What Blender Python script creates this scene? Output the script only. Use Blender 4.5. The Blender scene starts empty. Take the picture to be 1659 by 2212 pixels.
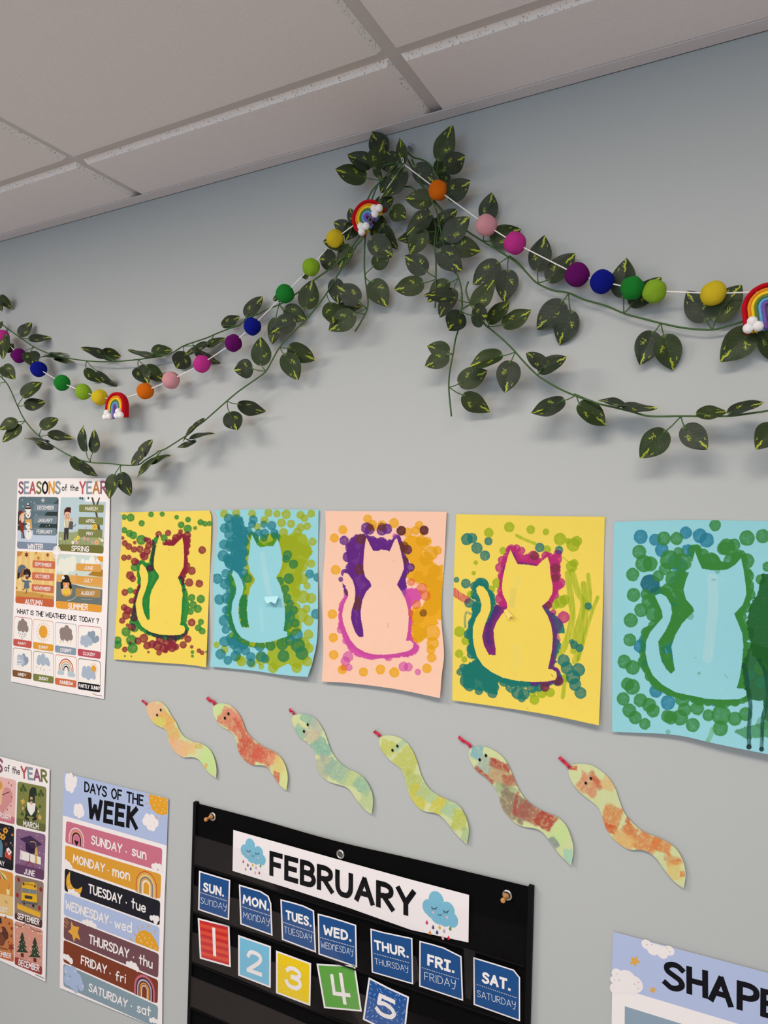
import bpy, bmesh, math, random
import numpy as np
from mathutils import Vector, Matrix

random.seed(7)
rng = np.random.default_rng(7)
scene = bpy.context.scene
COL = scene.collection

# ------------------------------------------------------------------ camera
FPX = 1554.5                                  # focal length in pixels of the 1659 x 2212 frame
YAW, PITCH, ROLL = -0.48764, 0.02331, 0.01434
CAM = Vector((0.0, -1.011, 1.80))             # the wall is the plane y = 0, the room lies at y < 0
_f = Vector((math.sin(YAW)*math.cos(PITCH), math.cos(YAW)*math.cos(PITCH), math.sin(PITCH)))
_r = _f.cross(Vector((0, 0, 1))).normalized()
_u = _r.cross(_f)
RT = _r*math.cos(ROLL) + _u*math.sin(ROLL)
UP = -_r*math.sin(ROLL) + _u*math.cos(ROLL)
FW = _f
cam_data = bpy.data.cameras.new('camera')
cam = bpy.data.objects.new('camera', cam_data)
COL.objects.link(cam)
cam.matrix_world = Matrix(((RT.x, UP.x, -FW.x, CAM.x), (RT.y, UP.y, -FW.y, CAM.y), (RT.z, UP.z, -FW.z, CAM.z), (0, 0, 0, 1)))
cam_data.sensor_fit = 'VERTICAL'
cam_data.sensor_height = 36.0
cam_data.lens = FPX/2212*36.0
cam_data.clip_start = 0.02
scene.camera = cam

# ------------------------------------------------------------------ light and exposure
scene.view_settings.view_transform = 'Standard'
scene.view_settings.look = 'None'
scene.view_settings.gamma = 1.0
scene.view_settings.use_curve_mapping = False
scene.view_settings.exposure = 0.08
world = bpy.data.worlds.new('world')
scene.world = world
world.use_nodes = True
world.node_tree.nodes['Background'].inputs[0].default_value = (0.62, 0.78, 1.0, 1)
world.node_tree.nodes['Background'].inputs[1].default_value = 0.25
ZC = CAM.z + 0.6358                           # height of the ceiling's wall angle

def area(name, loc, sx, sy, watts, col, rot=(0, 0, 0)):
    l = bpy.data.lights.new(name, 'AREA')
    l.shape = 'RECTANGLE'; l.size = sx; l.size_y = sy; l.energy = watts; l.color = col
    o = bpy.data.objects.new(name, l)
    o.location = loc; o.rotation_euler = rot
    COL.objects.link(o)
    return o
WARM = (1.0, 0.87, 0.76)
area('troffer_lamp', (-1.39, -1.02, ZC-0.012), 0.8, 0.35, 16.5, WARM)
area('troffer_lamp', (-0.13, -1.02, ZC-0.012), 0.8, 0.35, 13, WARM)
area('troffer_lamp', (-1.39, -3.0, ZC-0.012), 1.2, 0.5, 16, WARM)
area('troffer_lamp', (0.50, -3.0, ZC-0.012), 1.2, 0.5, 16, WARM)
area('window_daylight', (-0.4, -4.9, 1.40), 2.8, 1.5, 36, (0.46, 0.74, 1.0), (math.radians(90), 0, 0))

# ------------------------------------------------------------------ helpers
def lin(c):
    c = np.asarray(c, float)/255.0
    return np.where(c <= 0.04045, c/12.92, ((c+0.055)/1.055)**2.4)
INKGAIN = np.array((1.02, 1.09, 1.11))
def ink(c):
    """albedo of a printed or painted colour seen as c under the room's warm lamps"""
    return np.clip(lin(c)*INKGAIN, 0.003, 0.88)

def P(px, py, d=0.0):
    """the point d metres off the wall on the sight line through (px, py) of the frame"""
    v = FW + RT*((px-829.5)/FPX) + UP*((1106.0-py)/FPX)
    t = (-d-CAM.y)/v.y
    return CAM + v*t
def PN(px, py, d):
    """array version of P"""
    px, py, d = np.broadcast_arrays(np.asarray(px, float), np.asarray(py, float), np.asarray(d, float))
    a = (px-829.5)/FPX; b = (1106.0-py)/FPX
    v = np.array(FW)[None, :] + a.reshape(-1, 1)*np.array(RT) + b.reshape(-1, 1)*np.array(UP)
    t = (-d.reshape(-1)-CAM.y)/v[:, 1]
    return np.array(CAM)[None, :] + v*t[:, None]
def proj(p):
    v = Vector(p)-CAM
    w = v.dot(FW)
    return 829.5+FPX*v.dot(RT)/w, 1106.0-FPX*v.dot(UP)/w
def K(ox, oy, s):
    return lambda x, y: (ox+x/s, oy+y/s)

def tag(o, label=None, cat=None, group=None, kind=None):
    if label: o['label'] = label
    if cat: o['category'] = cat
    if group: o['group'] = group
    if kind: o['kind'] = kind
    return o
def empty(name, loc, label, cat, group=None):
    o = bpy.data.objects.new(name, None)
    o.empty_display_size = 0.02
    o.location = loc
    COL.objects.link(o)
    return tag(o, label, cat, group)
def origin_of(o):
    p = Vector(o.location)
    while o.parent:
        o = o.parent; p += Vector(o.location)
    return p
def link(name, me, parent=None, loc=None):
    o = bpy.data.objects.new(name, me)
    if parent: o.parent = parent
    if loc is not None: o.location = Vector(loc)-(origin_of(parent) if parent else Vector())
    COL.objects.link(o)
    return o
def mesh(name, verts, faces, mat, parent=None, smooth=False, vcol=None, fcol=None, loc=None, mats=None, fmat=None):
    """one mesh object; verts in world space, stored about loc (or the parent's origin)"""
    o0 = Vector(loc) if loc is not None else (origin_of(parent) if parent else Vector(verts[0]))
    V = np.asarray(verts, float)-np.array(o0)
    me = bpy.data.meshes.new(name)
    if isinstance(faces, np.ndarray):
        n = len(faces)
        me.vertices.add(len(V)); me.vertices.foreach_set('co', V.astype(np.float32).ravel())
        me.loops.add(n*4); me.loops.foreach_set('vertex_index', faces.astype(np.int32).ravel())
        me.polygons.add(n); me.polygons.foreach_set('loop_start', np.arange(0, n*4, 4, dtype=np.int32))
        me.update(calc_edges=True)
    else:
        me.from_pydata([tuple(v) for v in V], [], faces)
    if vcol is not None:
        a = me.color_attributes.new('Col', 'FLOAT_COLOR', 'POINT')
        c = np.ones((len(V), 4), np.float32); c[:, :3] = vcol
        a.data.foreach_set('color', c.ravel())
    if fcol is not None:
        a = me.color_attributes.new('Col', 'FLOAT_COLOR', 'CORNER')
        c = np.ones((len(me.loops), 4), np.float32); k = 0
        for f, cc in zip(faces, fcol):
            c[k:k+len(f), :3] = cc; k += len(f)
        a.data.foreach_set('color', c.ravel())
    for m in (mats or [mat]): me.materials.append(m)
    if fmat is not None: me.polygons.foreach_set('material_index', np.asarray(fmat, np.int32))
    if smooth: me.polygons.foreach_set('use_smooth', np.ones(len(me.polygons), bool))
    me.update()
    return link(name, me, parent, o0)
def grid_faces(nu, nv):
    i = np.arange(nu-1)[None, :]+np.arange(nv-1)[:, None]*nu
    i = i.ravel()
    return np.stack([i, i+1, i+1+nu, i+nu], 1)
class MB:
    """collects shapes for ONE mesh"""
    def __init__(s): s.v = []; s.f = []; s.m = []
    def add(s, v, f, m=0):
        k = len(s.v); s.v += [tuple(x) for x in v]; s.f += [tuple(i+k for i in q) for q in f]; s.m += [m]*len(f)
    def box(s, a, b, m=0):
        x0, y0, z0 = a; x1, y1, z1 = b
        s.add([(x0, y0, z0), (x1, y0, z0), (x1, y1, z0), (x0, y1, z0), (x0, y0, z1), (x1, y0, z1), (x1, y1, z1), (x0, y1, z1)],
              [(0, 3, 2, 1), (4, 5, 6, 7), (0, 1, 5, 4), (1, 2, 6, 5), (2, 3, 7, 6), (3, 0, 4, 7)], m)
    def tube(s, pts, r, n=8, m=0, cap=True):
        pts = [Vector(p) for p in pts]; rs = r if isinstance(r, (list, tuple)) else [r]*len(pts)
        ring = []; up = None
        for i, p in enumerate(pts):
            t = (pts[min(i+1, len(pts)-1)]-pts[max(i-1, 0)]).normalized()
            if up is None: up = Vector((0, -1, 0)) if abs(t.y) < .9 else Vector((1, 0, 0))
            a = t.cross(up).normalized(); b = a.cross(t).normalized(); up = b
            ring.append([p+(a*math.cos(q)+b*math.sin(q))*rs[i] for q in (2*math.pi*j/n for j in range(n))])
        v = [q for rg in ring for q in rg]; f = []
        for i in range(len(pts)-1):
            for j in range(n):
                f.append((i*n+j, i*n+(j+1) % n, (i+1)*n+(j+1) % n, (i+1)*n+j))
        if cap: f += [tuple(range(n-1, -1, -1)), tuple(range((len(pts)-1)*n, len(pts)*n))]
        s.add(v, f, m)
    def lathe(s, c, prof, axis=Vector((0, -1, 0)), n=24, m=0):
        """profile (radius, height along axis) turned about axis at c"""
        c = Vector(c); axis = axis.normalized()
        a = axis.cross(Vector((0, 0, 1))).normalized(); b = axis.cross(a)
        v = []; f = []
        for r, h in prof:
            for j in range(n):
                q = 2*math.pi*j/n
                v.append(c+axis*h+(a*math.cos(q)+b*math.sin(q))*max(r, 1e-6))
        for i in range(len(prof)-1):
            for j in range(n): f.append((i*n+j, i*n+(j+1) % n, (i+1)*n+(j+1) % n, (i+1)*n+j))
        s.add(v, f, m)
    def build(s, name, mat, parent=None, smooth=False, loc=None, mats=None):
        return mesh(name, s.v, s.f, mat, parent, smooth, loc=loc, mats=mats, fmat=s.m if mats else None)
def smooth_path(pts, n=5):
    """Catmull-Rom through the points (tuples of any size)"""
    p = [np.asarray(q, float) for q in pts]
    if len(p) < 3: return p
    p = [2*p[0]-p[1]]+p+[2*p[-1]-p[-2]]
    out = []
    for i in range(1, len(p)-2):
        a, b, c, d = p[i-1:i+3]
        for k in range(n):
            t = k/n
            out.append(.5*((2*b)+(-a+c)*t+(2*a-5*b+4*c-d)*t*t+(-a+3*b-3*c+d)*t**3))
    out.append(p[-2])
    return out

# ------------------------------------------------------------------ materials
def new_mat(name):
    m = bpy.data.materials.new(name); m.use_nodes = True
    nt = m.node_tree; b = nt.nodes['Principled BSDF']
    return m, nt, b
def nd(nt, typ, **kw):
    n = nt.nodes.new(typ)
    for k, v in kw.items():
        if k in n.inputs: n.inputs[k].default_value = v
        else: setattr(n, k, v)
    return n
def bump(nt, b, scale, strength, dist=0.001, detail=3.0, obj=True):
    tc = nd(nt, 'ShaderNodeTexCoord'); no = nd(nt, 'ShaderNodeTexNoise', Scale=scale, Detail=detail); bp = nd(nt, 'ShaderNodeBump', Strength=strength, Distance=dist)
    nt.links.new(tc.outputs['Object'], no.inputs['Vector']); nt.links.new(no.outputs[0], bp.inputs['Height']); nt.links.new(bp.outputs[0], b.inputs['Normal'])
    return no, tc
def plain(name, col, rough=.6, spec=.3, bs=None, metal=0.0, vary=0.0, vscale=60):
    m, nt, b = new_mat(name)
    b.inputs['Base Color'].default_value = (*col, 1); b.inputs['Roughness'].default_value = rough
    b.inputs['Specular IOR Level'].default_value = spec; b.inputs['Metallic'].default_value = metal
    no = None
    if bs: no, _ = bump(nt, b, *bs)
    if vary:
        tc = nd(nt, 'ShaderNodeTexCoord'); n2 = nd(nt, 'ShaderNodeTexNoise', Scale=vscale, Detail=4.0)
        mx = nd(nt, 'ShaderNodeMix', data_type='RGBA')
        nt.links.new(tc.outputs['Object'], n2.inputs['Vector']); nt.links.new(n2.outputs[0], mx.inputs[0])
        mx.inputs[6].default_value = (*[max(0, c*(1-vary)) for c in col], 1); mx.inputs[7].default_value = (*[min(1, c*(1+vary)) for c in col], 1)
        nt.links.new(mx.outputs[2], b.inputs['Base Color'])
    return m
def attr_mat(name, rough=.6, spec=.3, bs=None, coat=0.0):
    m, nt, b = new_mat(name)
    at = nd(nt, 'ShaderNodeAttribute', attribute_name='Col')
    nt.links.new(at.outputs['Color'], b.inputs['Base Color'])
    b.inputs['Roughness'].default_value = rough; b.inputs['Specular IOR Level'].default_value = spec
    if coat: b.inputs['Coat Weight'].default_value = coat; b.inputs['Coat Roughness'].default_value = .25
    if bs: bump(nt, b, *bs)
    return m
def clear_mat(name, fac, tint=(1, 1, 1), rough=.08, bs=None):
    m, nt, b = new_mat(name)
    nt.nodes.remove(b)
    out = nt.nodes['Material Output']
    tr = nd(nt, 'ShaderNodeBsdfTransparent'); tr.inputs[0].default_value = (*tint, 1)
    gl = nd(nt, 'ShaderNodeBsdfGlossy', Roughness=rough); mx = nd(nt, 'ShaderNodeMixShader')
    fr = nd(nt, 'ShaderNodeFresnel', IOR=1.45); ma = nd(nt, 'ShaderNodeMath', operation='MULTIPLY'); ma.inputs[1].default_value = fac
    nt.links.new(fr.outputs[0], ma.inputs[0]); nt.links.new(ma.outputs[0], mx.inputs[0])
    nt.links.new(tr.outputs[0], mx.inputs[1]); nt.links.new(gl.outputs[0], mx.inputs[2]); nt.links.new(mx.outputs[0], out.inputs[0])
    if bs:
        tc = nd(nt, 'ShaderNodeTexCoord'); no = nd(nt, 'ShaderNodeTexNoise', Scale=bs[0], Detail=2.0); bp = nd(nt, 'ShaderNodeBump', Strength=bs[1], Distance=.002)
        nt.links.new(tc.outputs['Object'], no.inputs['Vector']); nt.links.new(no.outputs[0], bp.inputs['Height']); nt.links.new(bp.outputs[0], gl.inputs['Normal'])
    return m
M = {}
M['wall'] = plain('wall_paint', lin((183, 189, 189)), .6, .2, (260, .10, .001, 4.0))
M['tile'] = plain('ceiling_tile_face', lin((236, 231, 230)), .9, .1, (420, .35, .001, 6.0), vary=.06, vscale=300)
M['grid'] = plain('grid_runner_metal', lin((204, 199, 197)), .5, .3)
M['trim'] = plain('white_wall_angle', lin((218, 213, 214)), .45, .3)
M['beige'] = plain('other_walls', lin((222, 219, 216)), .8, .2)
M['carpet'] = plain('carpet', lin((212, 200, 196)), .95, .1, (300, .5, .004), vary=.2, vscale=200)
M['print'] = attr_mat('printed_poster', .55, .12)
M['matte'] = attr_mat('painted_paper', .75, .2, (500, .08, .0006))
M['leaf'] = attr_mat('silk_leaf', .42, .35, (45, .25, .003))
M['stem'] = plain('plastic_stem', lin((58, 92, 42)), .5, .35, vary=.2, vscale=90)
M['cord'] = plain('white_cord', (.92, .91, .89), .8, .1, (900, .5, .001))
M['black'] = plain('black_nylon', (.0030, .0030, .0034), .8, .05, (700, .3, .0005))
M['binding'] = plain('black_binding', (.0035, .0035, .004), .7, .12, (900, .5, .0006))
M['metal'] = plain('nickel_metal', (.62, .61, .59), .25, .5, metal=1.0)
M['wire'] = plain('steel_wire', (.45, .44, .43), .3, .5, metal=1.0)
M['wood'] = plain('pin_wood', lin((196, 142, 84)), .5, .3, vary=.15, vscale=300)
M['vinyl'] = clear_mat('clear_vinyl', .06, (.985, .985, .985), .10, (22, .6))
M['clear'] = clear_mat('clear_plastic', 1.3, (.985, .988, .99), .06)
M['pad'] = clear_mat('clear_adhesive_film', .06, (.997, .997, .998), .2)
M['tape'] = clear_mat('clear_tape', .30, (.985, .985, .99), .2)
m, nt, b = new_mat('brightened_tile_edge')
tc = nd(nt, 'ShaderNodeTexCoord'); vo = nd(nt, 'ShaderNodeTexNoise', Scale=330.0, Detail=2.0); cr = nd(nt, 'ShaderNodeValToRGB')
cr.color_ramp.elements[0].position = .30; cr.color_ramp.elements[0].color = (.42, .40, .39, 1)
cr.color_ramp.elements[1].position = .40; cr.color_ramp.elements[1].color = (*lin((250, 247, 244)), 1)  # edge tone raised to paint in the room light on the bevels
nt.links.new(tc.outputs['Object'], vo.inputs['Vector']); nt.links.new(vo.outputs[0], cr.inputs[0]); nt.links.new(cr.outputs[0], b.inputs['Base Color'])
b.inputs['Roughness'].default_value = .9
bp = nd(nt, 'ShaderNodeBump', Strength=.5, Distance=.002); nt.links.new(vo.outputs[0], bp.inputs['Height']); nt.links.new(bp.outputs[0], b.inputs['Normal'])
M['tile_edge'] = m
def felt(name, c):
    m, nt, b = new_mat('felt_'+name)
    b.inputs['Roughness'].default_value = .95; b.inputs['Specular IOR Level'].default_value = .1
    b.inputs['Sheen Weight'].default_value = .35; b.inputs['Sheen Roughness'].default_value = .5
    col = np.clip(ink(c)*1.22, 0, .9); b.inputs['Sheen Tint'].default_value = (*np.clip(col*1.5+.02, 0, 1), 1)
    no, tc = bump(nt, b, 260, .7, .0015, 5.0)
    n2 = nd(nt, 'ShaderNodeTexNoise', Scale=120.0, Detail=6.0, Distortion=1.5); mx = nd(nt, 'ShaderNodeMix', data_type='RGBA')
    nt.links.new(tc.outputs['Object'], n2.inputs['Vector']); nt.links.new(n2.outputs[0], mx.inputs[0])
    mx.inputs[6].default_value = (*col*.8, 1); mx.inputs[7].default_value = (*np.clip(col*1.2, 0, 1), 1)
    nt.links.new(mx.outputs[2], b.inputs['Base Color'])
    return m
FELT = {k: felt(k, c) for k, c in dict(orange=(228, 104, 18), pink=(226, 148, 156), magenta=(194, 52, 138), purple=(96, 14, 92), blue=(14, 24, 128),
        green=(30, 122, 44), lime=(136, 172, 44), yellow=(226, 184, 40), red=(168, 14, 28), amber=(206, 128, 34), sage=(84, 110, 62), sky=(92, 148, 190),
        violet=(112, 78, 148), white=(224, 214, 214)).items()}

# ------------------------------------------------------------------ the room
def struct(o): return tag(o, kind='structure')
XL, XR, YF = -4.2, 3.2, -5.0
mb = MB(); mb.box((XL, 0, 0), (XR, .12, ZC+.2)); struct(mb.build('wall_back', M['wall']))
mb = MB(); mb.box((XL, YF, -.1), (XR, .12, 0)); struct(mb.build('floor', M['carpet']))
mb = MB(); mb.box((XL-.1, YF, 0), (XL, 0, ZC+.2)); struct(mb.build('wall_left', M['beige']))
mb = MB(); mb.box((XR, YF, 0), (XR+.1, 0, ZC+.2)); struct(mb.build('wall_right', M['beige']))
mb = MB(); mb.box((XL, YF-.1, 0), (XR, YF, ZC+.2)); struct(mb.build('wall_front', M['beige']))
# suspended ceiling: runners with lay-in tegular tiles
HT = .0095                                    # how far the tile faces hang below the runners
TX = [-.448+.627*k for k in range(-5, 6)]
TY = [-.164-.627*k for k in range(0, 4)]
mb = MB()
for x in TX: mb.box((x-.012, TY[-1], ZC+HT), (x+.012, -.001, ZC+HT+.004))
for y in TY: mb.box((TX[0], y-.012, ZC+HT-.0004), (TX[-1], y+.012, ZC+HT+.0036))
mb.box((XL, YF, ZC+.03), (XR, 0, ZC+.05))
mb.box((XL, YF, ZC+HT), (XR, TY[-1], ZC+HT+.01)); mb.box((XL, TY[-1], ZC+HT), (TX[0], 0, ZC+HT+.01)); mb.box((TX[-1], TY[-1], ZC+HT), (XR, 0, ZC+HT+.01))
ceil = struct(mb.build('ceiling', M['grid'], loc=(0, -1, ZC)))
def ceiling_tile(x0, x1, y0, y1, wall=False):
    """face rectangle inset from the runners, bevelled edge up to them"""
    g, e, zf, zt = .015, .0055, ZC+.0006, ZC+HT-.0008
    a, b_, c, d = x0+g, x1-g, y0+g, (y1-g if not wall else -.0025)
    v = [(a, c, zf), (b_, c, zf), (b_, d, zf), (a, d, zf)]
    ey = 0 if wall else e
    v += [(a-e, c-e, zt), (b_+e, c-e, zt), (b_+e, d+ey, zt), (a-e, d+ey, zt)]
    v += [(p[0], p[1], ZC+.028) for p in v[4:8]]
    f = [(3, 2, 1, 0)]+[(i, (i+1) % 4, 4+(i+1) % 4, 4+i) for i in range(4)]+[(4+i, 4+(i+1) % 4, 8+(i+1) % 4, 8+i) for i in range(4)]
    mesh('ceiling_tile', v, f, None, ceil, mats=[M['tile'], M['tile_edge']], fmat=[0]+[1]*8)
for i in range(len(TX)-1):
    ceiling_tile(TX[i], TX[i+1], TY[0], 0, True)
    for j in range(len(TY)-1): ceiling_tile(TX[i], TX[i+1], TY[j+1], TY[j])
mb = MB()
mb.box((XL, -.0238, ZC-.0016), (XR, -.0006, ZC)); mb.box((XL, -.0016, ZC-.0016), (XR, -.0006, ZC+.02))
tr = struct(mb.build('trim_1', M['trim'], loc=(0, 0, ZC)))
# ------------------------------------------------------------------ flat printed artwork on sheets
LAY = .00005
def world_of(k):
    """crop reader k -> function giving the (x, z) wall position of a point read in that crop"""
    def f(x, y, d=.003):
        p = P(*k(x, y), d); return np.array((p.x, p.z))
    return f
class Art:
    """flat coloured shapes lying on one sheet; k reads crop coordinates, d is the sheet's distance from the wall"""
    def __init__(s, k, d=.003): s.k = k; s.d = d; s.f = []; s.W = lambda x, y: world_of(k)(x, y, d)
    def wpoly(s, pts, c, lay=1): s.f.append(([tuple(p) for p in pts], c, lay))
    def poly(s, pts, c, lay=1): s.wpoly([s.W(*p) for p in pts], c, lay)
    def scale(s, x, y, r): return float(np.linalg.norm(s.W(x, y+r)-s.W(x, y)))
    def circle(s, x, y, r, c, lay=1, n=20, sx=1.0):
        o = s.W(x, y); R = s.scale(x, y, r)
        s.wpoly([o+R*np.array((sx*math.cos(q), math.sin(q))) for q in (2*math.pi*i/n for i in range(n))], c, lay)
    def rquad(s, q, c, lay=1, r=.008, clip=None):
        w = [s.W(*p) for p in q]; out = []
        for i in range(4):
            p, a, b = w[i], w[i-1], w[(i+1) % 4]
            ta = p+(a-p)/np.linalg.norm(a-p)*r; tb = p+(b-p)/np.linalg.norm(b-p)*r
            for j in range(5):
                t = j/4; out.append((1-t)**2*ta+2*t*(1-t)*p+t*t*tb)
        s.wpoly(out, c, lay)
    def wline(s, pts, th, c, lay=2, cap=True):
        """ribbon of half width th/2 along world points"""
        p = [np.asarray(q, float) for q in pts]
        p = [q for i, q in enumerate(p) if i == 0 or np.linalg.norm(q-p[i-1]) > 1e-6]
        if len(p) < 2: return
        L = []; R = []
        for i in range(len(p)):
            t0 = p[i]-p[i-1] if i else p[1]-p[0]; t1 = p[i+1]-p[i] if i+1 < len(p) else t0
            t0 = t0/np.linalg.norm(t0); t1 = t1/np.linalg.norm(t1)
            n = np.array((-t0[1]-t1[1], t0[0]+t1[0])); l = np.linalg.norm(n)
            if l < 1.15:                                          # sharp corner: restart the ribbon
                n0 = np.array((-t0[1], t0[0]))*th/2
                L.append(p[i]+n0+t0*th*.3); R.append(p[i]-n0+t0*th*.3)
                s._strip(L, R, c, lay); n1 = np.array((-t1[1], t1[0]))*th/2
                L = [p[i]+n1-t1*th*.3]; R = [p[i]-n1-t1*th*.3]; continue
            n /= l; k = th/2/max(.5, (1+t0.dot(t1))/2)**.5
            e = np.zeros(2)
            if cap and i == 0: e = -t0*th*.42
            if cap and i == len(p)-1: e = t0*th*.42
            L.append(p[i]+n*k+e); R.append(p[i]-n*k+e)
        s._strip(L, R, c, lay)
    def _strip(s, L, R, c, lay):
        for i in range(len(L)-1): s.f.append(([tuple(L[i]), tuple(R[i]), tuple(R[i+1]), tuple(L[i+1])], c, lay))
    def line(s, pts, th, c, lay=2, curve=False):
        """th in crop pixels (vertical scale)"""
        if curve: pts = smooth_path(pts, 5)
        s.wline([s.W(*p) for p in pts], s.scale(pts[0][0], pts[0][1], th), c, lay)
    def ring(s, x, y, r, th, c, lay=2, a0=0, a1=180, leg=0):
        """rainbow band: arc of radius r with straight legs"""
        o = s.W(x, y); R = s.scale(x, y, r); T = s.scale(x, y, th); G = s.scale(x, y, leg) if leg else 0
        pts = ([o+np.array((R, -G))] if leg else [])+[o+R*np.array((math.cos(math.radians(a)), math.sin(math.radians(a)))) for a in np.linspace(a0, a1, 17)]+([o+np.array((-R, -G))] if leg else [])
        s.wline(pts, T, c, lay, False)
    def cloud(s, parts, c, lay=1, sx=1.0):
        for x, y, r in parts: s.circle(x, y, r*1.14, c, lay, 20, sx)
    def text(s, t, A, B, C, th=.16, c=(12, 12, 15), lay=3, bold=None, colors=None, sp=.20):
        """lettering from A to B on the baseline, C above A at capital height"""
        A, B, C = s.W(*A), s.W(*B), s.W(*C); up = C-A; h = np.linalg.norm(up); ex = B-A; n = len(t)
        tot = sum(GL.get(ch, GL['?'])[0] for ch in t)+sp*(n-1)
        ex = ex/tot; x = 0.0; hw = th*h
        for i, ch in enumerate(t):
            w, st = GL.get(ch, GL['?'])
            cc = colors[i % len(colors)] if colors else c
            for curve, pts in st:
                q = smooth_path(pts, 5) if curve else pts
                s.wline([A+ex*(x+u[0])+up*(th/2+(1-th)*u[1]) for u in q], hw, cc, lay)
            x += w+sp
    def build(s, name, mat=None, parent=None, loc=None):
        V = []; F = []; C = []
        for i_, (pts, c, lay) in enumerate(s.f):
            k = len(V); a = 0.0; y = -s.d-LAY*lay-3.2e-6*(i_ % 14)
            for i in range(len(pts)):
                x0, z0 = pts[i-1]; x1, z1 = pts[i]; a += x0*z1-x1*z0
            if a < 0: pts = pts[::-1]
            V += [(p[0], y, p[1]) for p in pts]; F.append(tuple(range(k, k+len(pts)))); C.append(ink(c))
        return mesh(name, V, F, mat or M['print'], parent, fcol=C, loc=loc)

def _g():
    G = {}
    def d(ch, w, *st):
        L = []
        for q in st:
            cv = q[0] == 'c'
            L.append((cv, [tuple(float(n) for n in p.split(',')) for p in q.lstrip('c').split()]))
        G[ch] = (w, L)
    d('A', .62, '0,0 .31,1 .62,0', '.12,.32 .5,.32')
    d('B', .5, '0,0 0,1', 'c0,1 .3,1 .45,.88 .43,.66 .26,.54 0,.54', 'c.2,.54 .43,.48 .52,.27 .42,.06 .24,0 0,0')
    d('C', .55, 'c.55,.82 .42,.97 .24,1 .07,.82 0,.5 .07,.18 .24,0 .42,.03 .55,.18')
    d('D', .56, '0,0 0,1', 'c0,1 .26,.98 .48,.8 .56,.5 .48,.2 .26,.02 0,0')
    d('E', .46, '.46,1 0,1 0,0 .46,0', '0,.52 .4,.52')
    d('F', .44, '.44,1 0,1 0,0', '0,.5 .36,.5')
    d('G', .58, 'c.55,.84 .42,.98 .24,1 .07,.8 0,.48 .07,.16 .26,0 .46,.06 .57,.24 .57,.44', '.58,.44 .32,.44')
    d('H', .56, '0,0 0,1', '.56,0 .56,1', '0,.5 .56,.5')
    d('I', .04, '.02,0 .02,1')
    d('|', .42, '.21,0 .21,1', '0,1 .42,1', '0,0 .42,0')
    d('J', .42, 'c.42,1 .42,.6 .41,.25 .34,.05 .2,0 .07,.06 0,.24')
    d('K', .54, '0,0 0,1', '.5,1 .02,.42', '.14,.55 .54,0')
    d('L', .44, '0,1 0,0 .44,0')
    d('M', .72, '0,0 .06,1 .36,.36 .66,1 .72,0')
    d('N', .56, '0,0 0,1 .56,0 .56,1')
    d('O', .58, 'c.29,1 .08,.83 0,.5 .08,.17 .29,0 .5,.17 .58,.5 .5,.83 .29,1')
    d('P', .5, '0,0 0,1', 'c0,1 .3,1 .48,.88 .48,.62 .3,.48 0,.46')
    d('R', .54, '0,0 0,1', 'c0,1 .3,1 .48,.88 .48,.64 .3,.5 0,.48', '.2,.48 .54,0')
    d('S', .5, 'c.49,.86 .36,.98 .2,.99 .05,.88 .06,.68 .24,.54 .43,.4 .49,.2 .36,.03 .17,0 0,.14')
    d('T', .54, '0,1 .54,1', '.27,1 .27,0')
    d('U', .56, 'c0,1 .0,.6 .02,.25 .13,.04 .28,0 .43,.04 .54,.25 .56,.6 .56,1')
    d('V', .58, '0,1 .29,0 .58,1')
    d('W', .8, '0,1 .16,0 .4,.7 .64,0 .8,1')
    d('Y', .56, '0,1 .28,.45 .56,1', '.28,.45 .28,0')
    d('H', .56, '0,0 0,1', '.56,0 .56,1', '0,.5 .56,.5')
    d('?', .46, 'c0,.78 .08,.94 .24,1 .42,.92 .44,.74 .32,.58 .22,.46 .22,.3', '.22,.06 .22,.0')
    d('.', .1, '.05,.0 .05,.03')
    d(' ', .3)
    d('o', .46, 'c.23,.58 .06,.48 0,.29 .06,.1 .23,0 .4,.1 .46,.29 .4,.48 .23,.58')
    d('f', .36, 'c.36,.95 .24,1 .14,.88 .13,.6 .13,0', '0,.58 .32,.58')
    d('t', .36, '.16,.92 .16,0', '0,.6 .36,.6')
    d('h', .42, '0,1 0,0', 'c0,.4 .12,.56 .28,.58 .4,.46 .42,.25 .42,0')
    d('e', .46, 'c.03,.3 .3,.3 .45,.33 .4,.52 .23,.58 .06,.48 0,.28 .06,.08 .24,0 .44,.1')
    d('s', .38, 'c.37,.5 .25,.58 .08,.54 .04,.4 .2,.3 .36,.2 .32,.05 .16,0 0,.08')
    d('u', .42, 'c0,.58 .01,.2 .12,.02 .28,.02 .4,.18 .42,.4', '.42,.58 .42,0')
    d('n', .42, '0,.58 0,0', 'c0,.36 .1,.53 .26,.58 .4,.46 .42,.25 .42,0')
    d('m', .66, '0,.58 0,0', 'c0,.38 .1,.54 .2,.57 .32,.46 .33,.25 .33,0', 'c.33,.38 .42,.54 .53,.57 .65,.46 .66,.25 .66,0')
    d('w', .62, '0,.58 .14,0 .31,.5 .48,0 .62,.58')
    d('d', .46, '.46,1 .46,0', 'c.46,.36 .38,.54 .22,.58 .05,.48 0,.28 .06,.07 .22,0 .38,.06 .46,.22')
    d('r', .3, '0,.58 0,0', 'c0,.34 .08,.52 .2,.58 .3,.56')
    d('i', .04, '.02,.58 .02,0', '.02,.84 .02,.88')
    d('a', .46, '.46,.58 .46,0', 'c.46,.36 .38,.54 .22,.58 .05,.48 0,.28 .06,.07 .22,0 .38,.06 .46,.22')
    d('y', .5, 'c0,1 .02,.66 .16,.5 .34,.52 .46,.68', 'c.5,1 .46,.5 .4,.1 .28,-.22 .1,-.2')
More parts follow.
